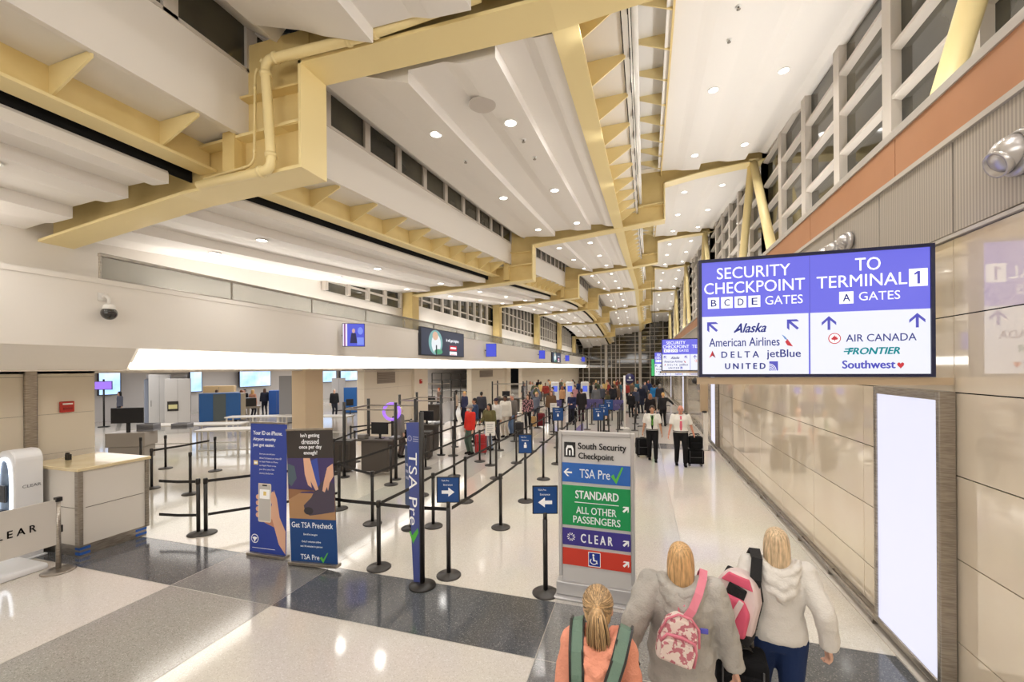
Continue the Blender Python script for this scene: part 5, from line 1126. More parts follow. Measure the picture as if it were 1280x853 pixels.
# ---- transverse yellow roof beams
BAYN = ['behind the viewer', 'nearest', 'second', 'third', 'fourth', 'fifth', 'sixth', 'farthest']
for k in range(1, 7):
    y = YK[k]; mb = MB(); fl = MB()
    A, B, C, D, F, I, J, K_, L, M_, N, O, P, Q, R = [e(y) for e in (eA, eB, eC, eD, eF, eI, eJ, eK, eL, eM, eN, eO, eP, eQ, eR)]
    low = [(A.x-.3, A.z-.05), (B.x, B.z-.06), (C.x, C.z)]
    mid = [(C.x, D.z), (L.x, L.z-.04), (M_.x, M_.z)]
    hi = [(M_.x, N.z), (P.x, P.z-.05), (Q.x, Q.z-.05), (R.x+.2, R.z-.05)]
    def run(pts, top=.62):
        for (xa, za), (xb, zb) in zip(pts[:-1], pts[1:]):
            mb.prism([(xa,za),(xb,zb),(xb,zb+top),(xa,za+top)], y-.04, y+.04)
            fl.prism([(xa,za-.045),(xb,zb-.045),(xb,zb),(xa,za)], y-.25, y+.25, 0)
            fl.prism([(xa,za+top),(xb,zb+top),(xb,zb+top+.04),(xa,za+top+.04)], y-.22, y+.22, 0)
    run(low); run(mid); run(hi, .5)
    mb.box((F.x-.05, y-.05, C.z), (C.x, y+.05, D.z+.6)); fl.box((C.x, y-.25, C.z-.045), (C.x+.045, y+.25, D.z))
    mb.box((F.x-.25, y-.24, C.z+.02), (F.x-.02, y+.24, D.z+.5))
    for zz in (C.z+(D.z-C.z)*.42, C.z+(D.z-C.z)*.8): mb.box((F.x, y-.2, zz), (C.x, y+.2, zz+.03))
    SX = (L.x+M_.x)/2-.1
    mb.box((SX, y-.05, M_.z), (M_.x, y+.05, N.z+.5)); fl.box((M_.x, y-.25, M_.z-.045), (M_.x+.045, y+.25, N.z))
    mb.box((SX, y-.2, M_.z+.55), (M_.x, y+.2, M_.z+.58)); 
    rb = thing('roof_beam', ['', 'stepped yellow steel roof beam nearest the viewer, with a pipe on its face',
        'stepped yellow roof beam ending at the first pair of yellow struts beside the large sign',
        'third stepped yellow roof beam from the viewer, crossing the hall ceiling', 'fourth stepped yellow roof beam from the viewer, crossing the ceiling',
        'fifth stepped yellow roof beam, second from the dark end window', 'last stepped yellow roof beam before the dark end window'][k], 'roof beam', (0,0,0), 0, 'yellow roof beams')
    mb.build('web', YELLOW, rb); fl.build('flange', YELLOW_L, rb)

# ---- stepped long girders with brackets, soffits, fascias and high windows
def girder(k, side):
    y0, y1 = YK[k]+.05, YK[k+1]-.05
    N = 12; ys = [y0+(y1-y0)*i/N for i in range(N+1)]
    def web(y):
        if side == 0: b = eB(y); f = eF(y); return V((b.x+.32, y, b.z+.30)), V((f.x, y, f.z)), f.z-.02
        l = eL(y); mm = eM(y); return V((l.x+.08, y, l.z+.0)), V(((l.x+mm.x)/2-.1, y, l.z+.52)), l.z+.50
    w = MB(); f = MB(); so = MB(); fa = MB()
    for a, b in zip(ys[:-1], ys[1:]):
        (wa, fa_, za), (wb, fb, zb) = web(a), web(b)
        w.hexa([wa+V((-.03,0,0)), wa+V((.03,0,0)), wb+V((.03,0,0)), wb+V((-.03,0,0)), V((wa.x-.03,a,za)), V((wa.x+.03,a,za)), V((wb.x+.03,b,zb)), V((wb.x-.03,b,zb))])
        f.hexa([wa+V((-.17,0,-.04)), wa+V((.17,0,-.04)), wb+V((.17,0,-.04)), wb+V((-.17,0,-.04)), wa+V((-.17,0,0)), wa+V((.17,0,0)), wb+V((.17,0,0)), wb+V((-.17,0,0))])
        so.hexa([V((wa.x+.03,a,za)), V((fa_.x-.06,a,fa_.z+.02)), V((fb.x-.06,b,fb.z+.02)), V((wb.x+.03,b,zb)), V((wa.x+.03,a,za+.06)), V((fa_.x-.06,a,fa_.z+.08)), V((fb.x-.06,b,fb.z+.08)), V((wb.x+.03,b,zb+.06))])
        if side == 0: ta, tb = eG(a).z, eG(b).z
        else: ta, tb = eN(a).z+.1, eN(b).z+.1
        fa.hexa([V((fa_.x-.04,a,fa_.z-.03)), V((fa_.x+.04,a,fa_.z-.03)), V((fb.x+.04,b,fb.z-.03)), V((fb.x-.04,b,fb.z-.03)), V((fa_.x-.04,a,ta)), V((fa_.x+.04,a,ta)), V((fb.x+.04,b,tb)), V((fb.x-.04,b,tb))])
    nm = 'lower ceiling step' if side == 0 else 'middle ceiling spine'
    g = thing('roof_girder', f'yellow bracketed roof girder of the {nm}, {BAYN[k] if k else "overhead"} bay', 'roof girder', (0,0,0), 0, 'bracketed roof girders')
    w.build('web', YELLOW, g); f.build('flange', YELLOW_L, g); so.build('soffit_panel', WHITE, g); fa.build('fascia', CREAM if side == 0 else WHITE, g)
    n = 10; pt = 1.16
    for i in range(n):
        y = YK[k]+.25+ .55 + i*pt
        if k == 0 and y < 0: continue
        a, fp, z = web(y); b = MB()
        b.hexa([V((a.x+.03,y-.012,a.z+.02)), V((fp.x-.02,y-.012,fp.z-.07)), V((fp.x-.02,y+.012,fp.z-.07)), V((a.x+.03,y+.012,a.z+.02)),
                V((a.x+.03,y-.012,z)), V((fp.x-.02,y-.012,fp.z+.0)), V((fp.x-.02,y+.012,fp.z+.0)), V((a.x+.03,y+.012,z))])
        b.build('bracket', YELLOW_L, g)
    if side == 1:   # far half of the spine: brackets hung off the high ceiling edge
        so2 = MB(); w2 = MB(); tb = MB(); dk = MB()
        for a, b in zip(ys[:-1], ys[1:]):
            fa_, fb = web(a)[1], web(b)[1]; oa, ob = eO(a), eO(b)
            so2.hexa([V((fa_.x+.05,a,oa.z+.42)), V((oa.x+.2,a,oa.z+.42)), V((ob.x+.2,b,ob.z+.42)), V((fb.x+.05,b,ob.z+.42)), V((fa_.x+.05,a,oa.z+.46)), V((oa.x+.2,a,oa.z+.46)), V((ob.x+.2,b,ob.z+.46)), V((fb.x+.05,b,ob.z+.46))])
            w2.hexa([V((oa.x+.1,a,oa.z+.05)), V((oa.x+.14,a,oa.z+.05)), V((ob.x+.14,b,ob.z+.05)), V((ob.x+.1,b,ob.z+.05)), V((oa.x+.1,a,oa.z+.42)), V((oa.x+.14,a,oa.z+.42)), V((ob.x+.14,b,ob.z+.42)), V((ob.x+.1,b,ob.z+.42))])
            tb.tube(V((fa_.x+.13,a,fa_.z+.35)), V((fb.x+.13,b,fb.z+.35)), .05, n=8, caps=False)
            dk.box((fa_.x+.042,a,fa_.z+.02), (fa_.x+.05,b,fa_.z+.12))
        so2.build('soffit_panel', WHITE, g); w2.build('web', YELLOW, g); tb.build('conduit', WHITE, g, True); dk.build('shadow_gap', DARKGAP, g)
        for i in range(n):
            y = YK[k]+.25+.55+i*pt
            if k == 0 and y < 0: continue
            fp = web(y)[1]; o_ = eO(y); b = MB()
            b.hexa([V((fp.x+.06,y-.012,o_.z+.36)), V((o_.x+.1,y-.012,o_.z+.06)), V((o_.x+.1,y+.012,o_.z+.06)), V((fp.x+.06,y+.012,o_.z+.36)),
                    V((fp.x+.06,y-.012,o_.z+.42)), V((o_.x+.1,y-.012,o_.z+.42)), V((o_.x+.1,y+.012,o_.z+.42)), V((fp.x+.06,y+.012,o_.z+.42))])
            b.build('bracket', YELLOW_L, g)
    else:           # dark slot beside the low ceiling, and the clerestory window strip
        dk = MB(); gl = MB(); fr = MB()
        for a, b in zip(ys[:-1], ys[1:]):
            ba, bb = eB(a), eB(b)
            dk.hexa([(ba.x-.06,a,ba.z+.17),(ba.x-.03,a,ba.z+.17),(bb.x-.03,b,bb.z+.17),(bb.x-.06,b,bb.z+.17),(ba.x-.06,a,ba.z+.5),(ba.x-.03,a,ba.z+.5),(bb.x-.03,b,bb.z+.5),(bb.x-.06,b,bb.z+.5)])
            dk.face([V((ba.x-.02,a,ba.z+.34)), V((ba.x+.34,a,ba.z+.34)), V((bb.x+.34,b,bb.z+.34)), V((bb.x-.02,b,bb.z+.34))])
            ga, gb = eG(a), eG(b); ia, ib = eI(a), eI(b)
            gl.hexa([V((ga.x-.02,a,ga.z)), V((ga.x+.0,a,ga.z)), V((gb.x+.0,b,gb.z)), V((gb.x-.02,b,gb.z)), V((ga.x-.02,a,ia.z+.55)), V((ga.x,a,ia.z+.55)), V((gb.x,b,ib.z+.55)), V((gb.x-.02,b,ib.z+.55))])
            for zo, th in ((0, .05), ):
                fr.hexa([V((ga.x-.04,a,ga.z+zo)), V((ga.x+.05,a,ga.z+zo)), V((gb.x+.05,b,gb.z+zo)), V((gb.x-.04,b,gb.z+zo)), V((ga.x-.04,a,ga.z+zo+th)), V((ga.x+.05,a,ga.z+zo+th)), V((gb.x+.05,b,gb.z+zo+th)), V((gb.x-.04,b,gb.z+zo+th))])
        for i in range(11):
            y = YK[k]+.4+i*pt
            p = eG(y); q = eI(y)
            fr.box((p.x-.05,y-.09,p.z), (p.x+.05,y+.09,q.z+.54))
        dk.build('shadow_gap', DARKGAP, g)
        wi = gl.build(f'window_{k+1}', NIGHT); struct(wi); fr.build('window_frame', MULL, wi)
for k in range(7): girder(k, 0); girder(k, 1)

# ---- floor
CR = terrazzo('terrazzo_cream', (222,215,205), (206,198,186), (236,231,224), .085)
LG = terrazzo('terrazzo_light_grey', (166,162,156), (138,134,128), (192,188,182), .12)
GW = terrazzo('terrazzo_warm_grey', (204,199,192), (186,180,173), (218,214,208), .10)
MG = terrazzo('terrazzo_mid_grey', (134,132,130), (106,105,105), (166,164,160), .12)
DG = terrazzo('terrazzo_dark_grey', (90,92,96), (70,72,76), (132,132,132), .09)
xs = [-30, -10.3, -6.2, -4.45, -1.06, .6, 2.62]
ys = [-8, 4.17, 5.25] + [v for k in range(5) for v in (16.2+12*k, 17.3+12*k)] + [72.5]
mb = MB()
for j in range(len(ys)-1):
    band = (j % 2 == 1)
    for i in range(len(xs)-1):
        mi = 0
        if j == 0: mi = {2: 1, 4: 3, 5: 0}.get(i, 0)
        elif band: mi = {0: 0, 1: 4, 2: 3, 3: 4, 4: 3, 5: 4}[i] if j == 1 else {0: 0, 1: 2, 2: 2, 3: 2, 4: 3, 5: 3}[i]
        else: mi = {4: 2, 2: 2}.get(i, 0)
        mb.face([(xs[i],ys[j],0),(xs[i+1],ys[j],0),(xs[i+1],ys[j+1],0),(xs[i],ys[j+1],0)], mi)
struct(mb.build('floor', [CR, LG, GW, MG, DG]))
st = MB()
for x in (-6.2, -4.45, -1.06, .6): st.box((x-.004,-8,-.01),(x+.004,72,.0012))
for y in (4.17, 5.25): st.box((-10.2,y-.004,-.01),(2.6,y+.004,.0012))
struct(st.build('floor_trim_strips', M('zinc_strip', (190,184,175), .35, .6)))

# ---- right wall: glossy stone panels, perforated band, copper band, sill
TILE = M('polished_beige_panel', (236,220,196), .05, noise=((240,226,204), 1.2), spec=1.0, ior=1.75, coat=.6, bump=0.012, bscale=1.5)
mb = MB(); XW = 2.60
mb.box((XW+.02,-8,0),(XW+.2,73,4.06), 1)
zj = [.1, .55, 1.27, 1.99, 2.71, 3.38, 4.05]; y = 4.67-1.6*8
while y < 72:
    for a, b in zip(zj[:-1], zj[1:]): mb.box((XW, y+.004, a+.005),(XW+.03, y+1.6-.004, b-.005), 0)
    y += 1.6
struct(mb.build('wall_right', [TILE, DARKGAP]))
PERF = bpy.data.materials.new('perforated_metal'); PERF.use_nodes = True
nt = PERF.node_tree; b_ = nt.nodes['Principled BSDF']; tc = nt.nodes.new('ShaderNodeTexCoord'); wv = nt.nodes.new('ShaderNodeTexWave'); wv.bands_direction = 'Y'; wv.inputs['Scale'].default_value = 9
nt.links.new(tc.outputs['Object'], wv.inputs['Vector']); cr = nt.nodes.new('ShaderNodeValToRGB'); nt.links.new(wv.outputs['Fac'], cr.inputs['Fac'])
cr.color_ramp.elements[0].color = lin((170,162,152)); cr.color_ramp.elements[1].color = lin((204,196,186)); nt.links.new(cr.outputs['Color'], b_.inputs['Base Color']); b_.inputs['Roughness'].default_value = .45; b_.inputs['Metallic'].default_value = .3
mb = MB(); mb.box((XW+.03,-8,4.08),(XW+.2,73,4.94), 1); y = 4.67-1.2*10
while y < 72:
    mb.box((XW+.0, y+.012, 4.11),(XW+.05, y+1.2-.012, 4.90), 0); y += 1.2
struct(mb.build('wall_right_perforated_band', [PERF, MULL]))
mb = MB(); mb.box((XW-.03,-8,4.055),(XW+.2,73,4.085)); mb.box((XW-.03,-8,4.90),(XW+.2,73,4.95)); struct(mb.build('trim_1', MULL))
COPPER = M('copper_panel', (196,142,106), .42, .0, noise=((188,134,98), .8))
mb = MB(); mb.box((XW+.03,-8,4.95),(XW+.2,73,5.40), 1); y = 5.55-2.4*6
while y < 72: mb.box((XW, y+.006, 4.955),(XW+.05, y+2.4-.006, 5.385)); y += 2.4
struct(mb.build('wall_right_copper_band', [COPPER, M('copper_dark', (110,74,50), .5)]))
mb = MB(); mb.box((XW-.02,-8,5.385),(4.6,73,5.47)); struct(mb.build('trim_2', M('sill_grey', (196,190,182), .45)))
# base bumper rail
mb = MB(); mb.box((XW-.05,-8,0),(XW+.02,73,.10)); mb.box((XW-.16,-8,.0),(XW-.05,73,.018), 1)
mb.tube((XW-.11,-8,.105),(XW-.11,73,.105),.022,n=8); y = 1.0
while y < 70: mb.box((XW-.12,y,.0),(XW-.04,y+.03,.11), 0); y += 1.2
struct(mb.build('baseboard_right', [STEEL, MULL]))
# clerestory on the right
def clerestory(n, X, y0, y1, zb, topf, step, louv, side):
    gl = MB(); fr = MB(); seg = 8
    for i in range(seg):
        a = y0+(y1-y0)*i/seg; b = y0+(y1-y0)*(i+1)/seg
        gl.hexa([(X,a,zb),(X+.03,a,zb),(X+.03,b,zb),(X,b,zb),(X,a,topf(a)),(X+.03,a,topf(a)),(X+.03,b,topf(b)),(X,b,topf(b))])
    y = y0
    while y <= y1+.01:
        fr.box((X-.15 if side > 0 else X, y-(.14 if side > 0 else .07), zb),(X+.1 if side > 0 else X+.16, y+(.14 if side > 0 else .07), topf(y))); y += step
    zz = zb+.3
    while zz < 13:
        for i in range(seg):
            a = y0+(y1-y0)*i/seg; b = y0+(y1-y0)*(i+1)/seg
            t = min(topf(a), topf(b))
            if zz+.1 < t:
                if side > 0: fr.hexa([(X-.14,a,zz+.02),(X,a,zz-.02),(X,b,zz-.02),(X-.14,b,zz+.02),(X-.14,a,zz+.085),(X,a,zz+.07),(X,b,zz+.07),(X-.14,b,zz+.085)])
                else: fr.box((X,a,zz),(X+.1,b,zz+.07))
        zz += louv
    w = gl.build(f'window_{n}', NIGHT); struct(w); fr.build('window_frame', MULL, w)
for k in range(7):
    clerestory(10+k, 4.25, YK[k], YK[k+1], 5.47, lambda y: eR(y).z+.25, 2.0, .86, 1)
# ---- left: back wall with high windows, ledge, fascia, glass rail
XB = -10.3
mb = MB(); mb.box((XB-.25,-8,2.9),(XB,17,6.6)); mb.box((XB-.25,17,2.9),(XB,73,5.97)); struct(mb.build('wall_left_upper', CREAM))
for k in range(2, 7): clerestory(20+k, XB-.1, YK[k]+.3, YK[k+1]-.3, 5.97, lambda y: eA(y).z+.4, 1.15, 1.0, -1)
clerestory(21, XB+.02, 11.8, 16.6, 5.62, lambda y: eA(y).z+.4, 1.15, 3.0, -1)
for k in range(2, 7):
    c = MB(); A = eA(YK[k]); c.box((-10.25, YK[k]-.3, 4.5),(-9.75, YK[k]+.3, A.z+.3)); struct(c.build('column', YELLOW, bevel=.02))
XF = -9.0
mb = MB(); mb.box((XF-.12,-8,3.36),(XF,80,4.46)); mb.box((XB,-8,4.46),(XF+.015,80,4.55)); struct(mb.build('wall_left', CREAM))
# sloped lower face, with the glowing cove panels set in it
mb = MB(); mb.hexa([(XF-.32,-8,2.96),(XF-.3,-8,2.96),(XF-.3,5.5,2.96),(XF-.32,5.5,2.96),(XF-.02,-8,3.37),(XF,-8,3.37),(XF,5.5,3.37),(XF-.02,5.5,3.37)])
struct(mb.build('wall_left_slope', CREAM))
mb = MB(); mb.box((-30,-8,2.965),(XF-.3,80,3.1)); mb.box((XF-.34,-8,2.945),(XF-.28,80,2.968)); struct(mb.build('ceiling_soffit', M('soffit_beige', (232,222,208), .6)))
GLOW = M('cove_glow', (255,247,236), .4, emit=5.0)
y = 5.54; n = 0
fr = MB()
while y < 76.5:
    L = 2.28
    lp = MB(); lp.hexa([(XF-.30,y+.015,2.985),(XF-.29,y+.015,2.975),(XF-.29,y+L-.015,2.975),(XF-.30,y+L-.015,2.985),(XF-.03,y+.015,3.35),(XF-.02,y+.015,3.345),(XF-.02,y+L-.015,3.345),(XF-.03,y+L-.015,3.35)])
    o = lp.build('cove_light', GLOW)
    tag(o, f'{ORD[n]} glowing white panel of the sloped light cove, counted from its near end' if n < 20 else f'{ORD[31-n]} glowing white panel of the sloped light cove, counted from its far end', 'cove light', 'glowing cove panels')
    y += L; n += 1
mb = MB(); mb.box((XF-.33,79,2.95),(XF+.02,80,4.55)); struct(mb.build('wall_left_end', CREAM))
# glass rail
y = 4.97; r = thing('glass_railing', 'long frameless glass railing with steel handrail above the light cove', 'railing', (XF-.05, 0, 4.55))
g = MB(); p = MB(); i = 0
while y < 76:
    g.box((-.006,y+.02,.02),(.006,y+2.46,.40)); p = MB(); p.box((-.02,y-.012,0),(.02,y+.012,.42)); p.build('post', STEEL, r); y += 2.48
g.build('glass_pane', M('rail_glass', (205,205,200), .04, trans=.75, ior=1.2, spec=.9), r)
h = MB(); h.box((-.035,4.95,.40),(.035,78,.46)); h.box((-.02,4.95,-.0),(.02,78,.03)); h.build('handrail', STEEL, r, bevel=.01)
# lower left walls
LWALL = M('lower_panel_beige', (232,222,205), .4)
def lowwall(n, y0, y1, x=-10.3):
    mb = MB(); mb.box((x-.3,y0+.012,0),(x-.02,y1-.012,2.965), 1)
    zz = [0, .72, 1.44, 2.16, 2.84, 2.965]
    yy = y0
    while yy < y1-.05:
        ye = min(yy+2.4, y1)
        for a, b in zip(zz[:-1], zz[1:]): mb.box((x-.32,yy+.004,a+.003),(x,ye-.004,b-.003), 0)
        yy = ye
    return struct(mb.build(n, [LWALL, M('joint_shadow', (120,110,100), .8)]))
lowwall('wall_left_lower', -8, 5.56)
c = MB(); c.box((-10.45,4.55,0),(-10.25,4.72,2.96)); struct(c.build('trim_3', STEEL, bevel=.02))
TAN = M('column_tan', (222,200,168), .35)
c = MB(); c.box((-10.75,10.9,0),(-10.2,11.7,2.96)); struct(c.build('column_checkpoint', TAN, bevel=.03))
lowwall('wall_left_lower', 14.0, 18.8)
c = MB(); c.box((-10.55,17.55,0),(-10.15,18.85,2.96)); struct(c.build('column_checkpoint', LWALL, bevel=.03))
lowwall('wall_left_lower', 24.8, 32.3)
c = MB(); c.box((-10.6,31.6,0),(-10.1,32.5,2.96)); struct(c.build('column_checkpoint', LWALL, bevel=.03))
lowwall('wall_left_lower', 36.5, 80)
# back of the checkpoint and the ends of the hall
mb = MB(); mb.box((-30.2,-8,0),(-30,80,3.0)); struct(mb.build('wall_checkpoint_back', M('checkpoint_wall', (226,222,220), .6)))
mb = MB(); mb.box((-30,-8.2,0),(5,-8,10)); struct(mb.build('wall_back', CREAM))
# end glazing
w = MB(); w.box((-12,72.3,0),(5.2,72.4,13)); end = struct(w.build('window_30', M('end_glass', (70,62,48), .05, spec=.8, noise=((34,32,28), .35))))
fr = MB()
for x in (-9.6,-8.6,-6.6,-4.9,-4.2,-3.6,-1.1,1.2,1.9,3.2,4.4): fr.box((x-.06,72.05,0),(x+.06,72.3,12.5))
for x in (-5.75,-.35): fr.box((x-.22,71.7,0),(x+.22,72.3,12.5))
for z in (1.2,2.95,4.2,5.4,6.7,8.0,9.3,10.4): fr.box((-12,72.1,z-.055),(5.2,72.3,z+.055))
for z in (2.0,3.6,4.8,6.1,7.4,8.7): fr.box((-12,72.2,z-.02),(5.2,72.3,z+.02))
fr.build('window_frame', MULL, end)
mb = MB(); mb.box((4.5,-8,0),(4.9,73,5.4)); mb.box((4.55,-8,5.4),(4.7,73,13)); struct(mb.build('wall_right_outer', CREAM))
# ================================================================== struts, pipes, downlights, lamps
for k in range(1, 7):
    R = eR(YK[k]); t = thing('roof_strut', f'{ORD[k-1]} pair of splayed yellow struts along the glazed wall, counted from the viewer', 'strut', (3.85, YK[k], 5.47), 0, 'V-shaped yellow struts')
    zt = R.z-5.47-.12
    for s in (-1, 1):
        b = MB(); b.tube((0, s*2.75, 0), (-.05, s*.12, zt), .15, .13, n=20); b.build('leg', YELLOW_L, t, True)
    b = MB(); b.cbox((-.05, 0, zt+.02), (.3, .5, .12)); b.build('cap', YELLOW_L, t)
# pipe on the nearest beam
def rot_path(pts, r, nm, label, seg=4):
    P = [atY(u, v, y) for u, v, y in pts]; out = [P[0]]
    for i in range(1, len(P)-1):
        a = (P[i-1]-P[i]).normalized()*min(.16, (P[i-1]-P[i]).length/2); c = (P[i+1]-P[i]).normalized()*min(.16, (P[i+1]-P[i]).length/2)
        for j in range(seg+1):
            t = j/seg; out.append((P[i]+a)*(1-t)**2 + P[i]*2*t*(1-t) + (P[i]+c)*t*t)
    out.append(P[-1]); o = P[0]; t = thing(nm, label, 'pipe', o)
    mb = MB(); mb.path([p-o for p in out], r, 12); mb.build('pipe_run', YELLOW_L, t, True)
    cp = MB()
    for i in range(1, len(P)-1):
        for q in ((P[i-1]-P[i]).normalized()*.2, (P[i+1]-P[i]).normalized()*.2): cp = MB(); cp.tube(P[i]-o+q*.85, P[i]-o+q*1.12, r*1.22, n=12); cp.build('coupling', YELLOW_L, t, True)
rot_path([(249,232,4.66),(340,212,4.66),(331,76,4.66),(452,46,4.66),(600,-5,4.66)], .065, 'drain_pipe', 'thick yellow drain pipe with elbows on the nearest beam')
rot_path([(255,224,4.725),(318,206,4.725),(319,92,4.725),(322,86,4.725)], .018, 'conduit_pipe', 'thin yellow conduit beside the drain pipe on the nearest beam')
# recessed downlights
LENS = M('downlight_lens', (255,250,240), .4, emit=9.0)
RIM = M('downlight_rim', (240,238,234), .5)
rim = MB(); rim.lathe([(.13,0),(.13,-.012),(.10,-.012),(.10,0)], n=20)
len_ = MB(); len_.lathe([(.10,-.003),(.10,-.008)], n=20)
rimM = rim.mesh('rim', [RIM]); lenM = len_.mesh('lens', [LENS])
ROWS = [(eA, eA1, .8, 'row nearest the light cove'), (eA1, eA2, .8, 'second row of the low side ceiling'), (eI, eJ, .75, 'row nearest the high window strip'), (eJ, eK, .75, 'middle row of the middle ceiling'),
        (eO, eP, .8, 'row nearest the yellow spine'), (eP, eQ, .8, 'row nearest the glazed wall')]
lampd = bpy.data.lights.new('downlight_lamp', 'SPOT'); lampd.energy = 115; lampd.spot_size = 2.4; lampd.spot_blend = .9; lampd.shadow_soft_size = .10; lampd.color = (1, .97, .93)
for r, (ea, eb, t, rn) in enumerate(ROWS):
    for k in range(7):
        for i in range(3):
            y = YK[k] + 2.2 + 4*i
            if y > 71 or (k == 0 and i == 0): continue
            p = ea(y).lerp(eb(y), t); hs = HSTEP*(.6 if r in (0,2,4) else 1.0)
            z = p.z + hs*(.2*(1-(t-.66)/.34)) - .004
            dn = thing('recessed_downlight', f'{ORD[i]} lit downlight in the {rn}, {BAYN[k] if k else "overhead"} bay', 'downlight', (p.x, y, z), 0, 'recessed ceiling downlights')
            for nm, me in (('rim', rimM), ('lens', lenM)):
                o = bpy.data.objects.new(nm, me); COL.objects.link(o); o.parent = dn
            lo = bpy.data.objects.new('downlight_lamp', lampd); COL.objects.link(lo); lo.location = (p.x, y, z-.03)
# round ceiling speaker and small sprinklers
p = eJ(6.5).lerp(eK(6.5), .55); s = MB(); s.lathe([(.22,0),(.22,-.015),(.19,-.02),(.02,-.02)], n=28)
o = s.build('ceiling_speaker', M('speaker_grey', (196,188,180), .6)); o.location = (p.x, 6.5, p.z+HSTEP*.34); tag(o, 'round grey speaker grille in the middle ceiling strip', 'speaker')
for n, (u, v, ea, eb, wd) in enumerate([(655,174,eJ,eK,'near the round speaker'),(669,199,eJ,eK,'past the round speaker'),(580,203,eI,eJ,'near the high windows'),(912,50,eO,eP,'in the high strip beside the spine'),(924,10,eO,eP,'highest in the strip beside the spine')]):
    best = None
    for i in range(60):
        for j in range(20):
            y = 5.6+i*.18; q = ea(y).lerp(eb(y), .1+j*.045); d = q-CAM; zc = d.dot(_F); e = ((640+F_PX*d.dot(_R)/zc)-u)**2+((V0-F_PX*d.dot(_U)/zc)-v)**2
            if best is None or e < best[0]: best = (e, q, .1+j*.045)
    q = best[1]; t_ = best[2]; zz = HSTEP
    for (a0, h0), (a1, h1) in zip(PROF[:-1], PROF[1:]):
        if a0 <= t_ <= a1: off = (h0+(h1-h0)*(t_-a0)/(a1-a0))*HSTEP*(.6 if ea in (eI, eO) else 1)
    t = thing('fire_sprinkler', f'small white ceiling sprinkler {wd}', 'sprinkler', (q.x, q.y, q.z+off), 0, 'ceiling sprinklers')
    b = MB(); b.lathe([(.05,0),(.05,-.012),(.02,-.016)], n=14); b.build('plate', RIM, t, True)
    b = MB(); b.lathe([(.015,-.012),(.012,-.05),(.035,-.055),(.035,-.06)], n=12); b.build('nozzle', STEEL, t, True)
def area(nm, loc, rot, sx, sy, e, col=(1,.975,.94)):
    l = bpy.data.lights.new(nm, 'AREA'); l.shape = 'RECTANGLE'; l.size = sx; l.size_y = sy; l.energy = e; l.color = col
    o = bpy.data.objects.new(nm, l); COL.objects.link(o); o.location = loc; o.rotation_euler = rot; return o
for k in range(6):
    area('ledge_fill', (-9.95, YK[k]+6, 4.58), (PI, .3, 0), .3, 9, 80)  # added lamp hidden on the ledge, fills the ceiling with light
    area('sill_fill', (3.4, YK[k]+6, 5.55), (PI, -.6, 0), .5, 9, 230)  # added lamp out of sight behind the sill, brightens the high ceiling
for k in range(6):
    area('checkpoint_troffer', (-15, 2+10*k, 2.9), (0, 0, 0), 8, 5, 190, (1, .97, .93)); area('checkpoint_troffer', (-24, 2+10*k, 2.9), (0, 0, 0), 8, 5, 190, (.97, .98, 1))
def spot(nm, loc, tgt, e, size=2.0):
    l = bpy.data.lights.new(nm, 'SPOT'); l.energy = e; l.spot_size = size; l.spot_blend = 1.0; l.shadow_soft_size = .06; l.color = (1,.975,.94)
    o = bpy.data.objects.new(nm, l); COL.objects.link(o); o.location = loc; o.rotation_euler = (V(tgt)-V(loc)).to_track_quat('-Z', 'Y').to_euler()
y = 2.5
while y < 64:
    o_, l_ = eO(y), eL(y)
    spot('spine_fill_spot', (.28, y, o_.z-.08), (2.6, y, 1.8), 300); spot('spine_fill_spot', (-.42, y, l_.z-.10), (-9, y, 1.5), 70)  # spots added below the spine to brighten both side walls, no fixtures there
    y += 3.0
w = bpy.data.worlds.new('night'); sc.world = w; w.use_nodes = True; w.node_tree.nodes['Background'].inputs[0].default_value = (.004, .004, .004, 1)
area('concourse_fill', (-3.5, -6.5, 5.8), (math.radians(60), 0, 0), 10, 3, 420)
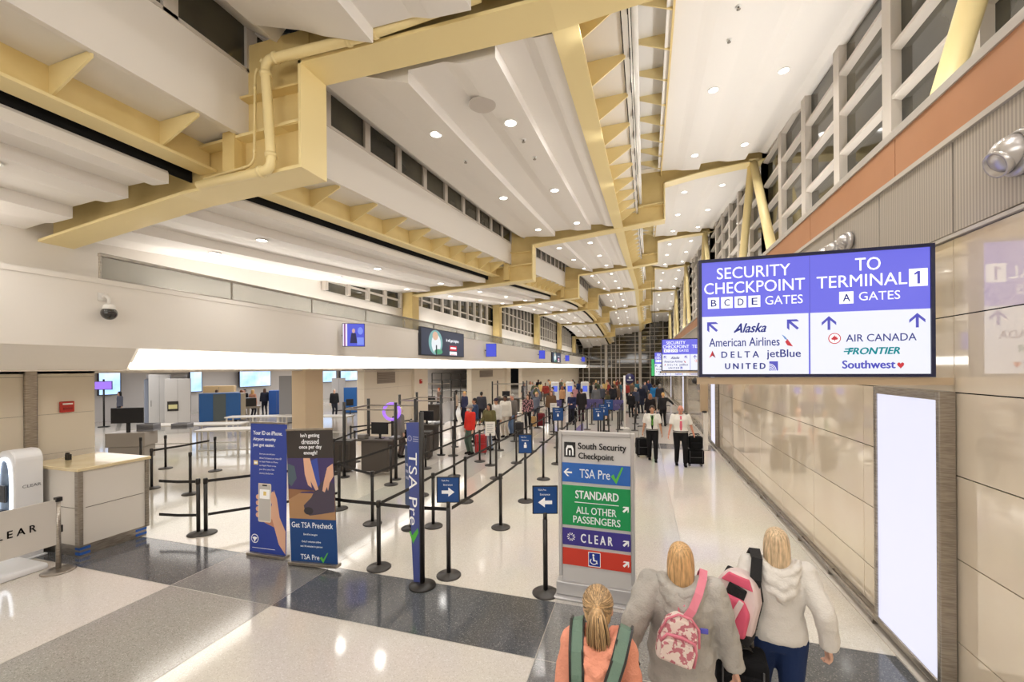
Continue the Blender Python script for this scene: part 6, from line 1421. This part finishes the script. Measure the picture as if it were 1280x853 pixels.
# ================================================================== fittings on the right wall
ALU = M('nozzle_alu', (206,202,200), .3, .6)
for i, (u, v, r, wd) in enumerate([(1278,190,.135,'large nozzle beside the picture edge'),(1062,301,.095,'nearest of three above the big sign'),(1047,311,.095,'middle of three above the big sign'),(1036,317,.095,'farthest of three above the big sign')]):
    p = atX(u, v, XW-.02)
    t = thing('air_nozzle', f'round silver air nozzle on the ribbed band, {wd}', 'air nozzle', p, 0, 'round air nozzles')
    a = MB(); a.lathe([(r*1.2,0),(r*1.2,.03),(r*1.0,.07),(r*.98,.03)], n=24); a.xf(Matrix.Rotation(-PI/2, 4, 'Y')); a.build('mounting_ring', ALU, t, True)
    b = MB(); b.sph((-.05,0,0), r*.95, 20, 12); b.xf(Matrix.Identity(4)); b.build('ball', ALU, t, True)
    b = MB(); b.lathe([(r*.62,.08),(r*.72,r*1.25),(r*.62,r*1.25),(r*.5,.10)], n=24); b.xf(Matrix.Rotation(-PI/2-.45, 4, 'Y')); b.build('spout', ALU, t, True)
# tall light boxes
for i, (ya, yb) in enumerate([(4.63,5.74),(16.6,17.7),(28.6,29.7),(40.6,41.7)]):
    t = thing('light_box', ['tall steel-framed glowing white light box under the large sign', 'second tall glowing light box, beyond the slim post', 'third tall glowing light box along the beige wall', 'fourth glowing light box, far along the beige wall'][i], 'light box', (XW-.01, ya, .10), 0, 'wall light boxes')
    L = yb-ya; H = 2.62; f = MB()
    f.box((-.12,0,0),(0,.05,H)); f.box((-.12,L-.05,0),(0,L,H)); f.box((-.12,.05,0),(0,L-.05,.06)); f.box((-.12,.05,H-.08),(0,L-.05,H)); f.box((-.02,.05,.06),(0,L-.05,H-.08))
    f.build('frame', STEEL, t, bevel=.008)
    g = MB(); g.box((-.10,.05,.06),(-.03,L-.05,H-.08)); g.build('lit_panel', M('box_glow', (236,236,255), .4, emit=.9), t)
# ------------------------------------------------------------------ view
sc.view_settings.view_transform = 'Standard'
sc.view_settings.look = 'None'
sc.view_settings.exposure = 0.06
sc.cycles.use_denoising = True
sc.cycles.max_bounces = 8; sc.cycles.diffuse_bounces = 4; sc.cycles.glossy_bounces = 3; sc.cycles.transmission_bounces = 4
sc.cycles.sample_clamp_indirect = 6
sc.cycles.caustics_reflective = False; sc.cycles.caustics_refractive = False
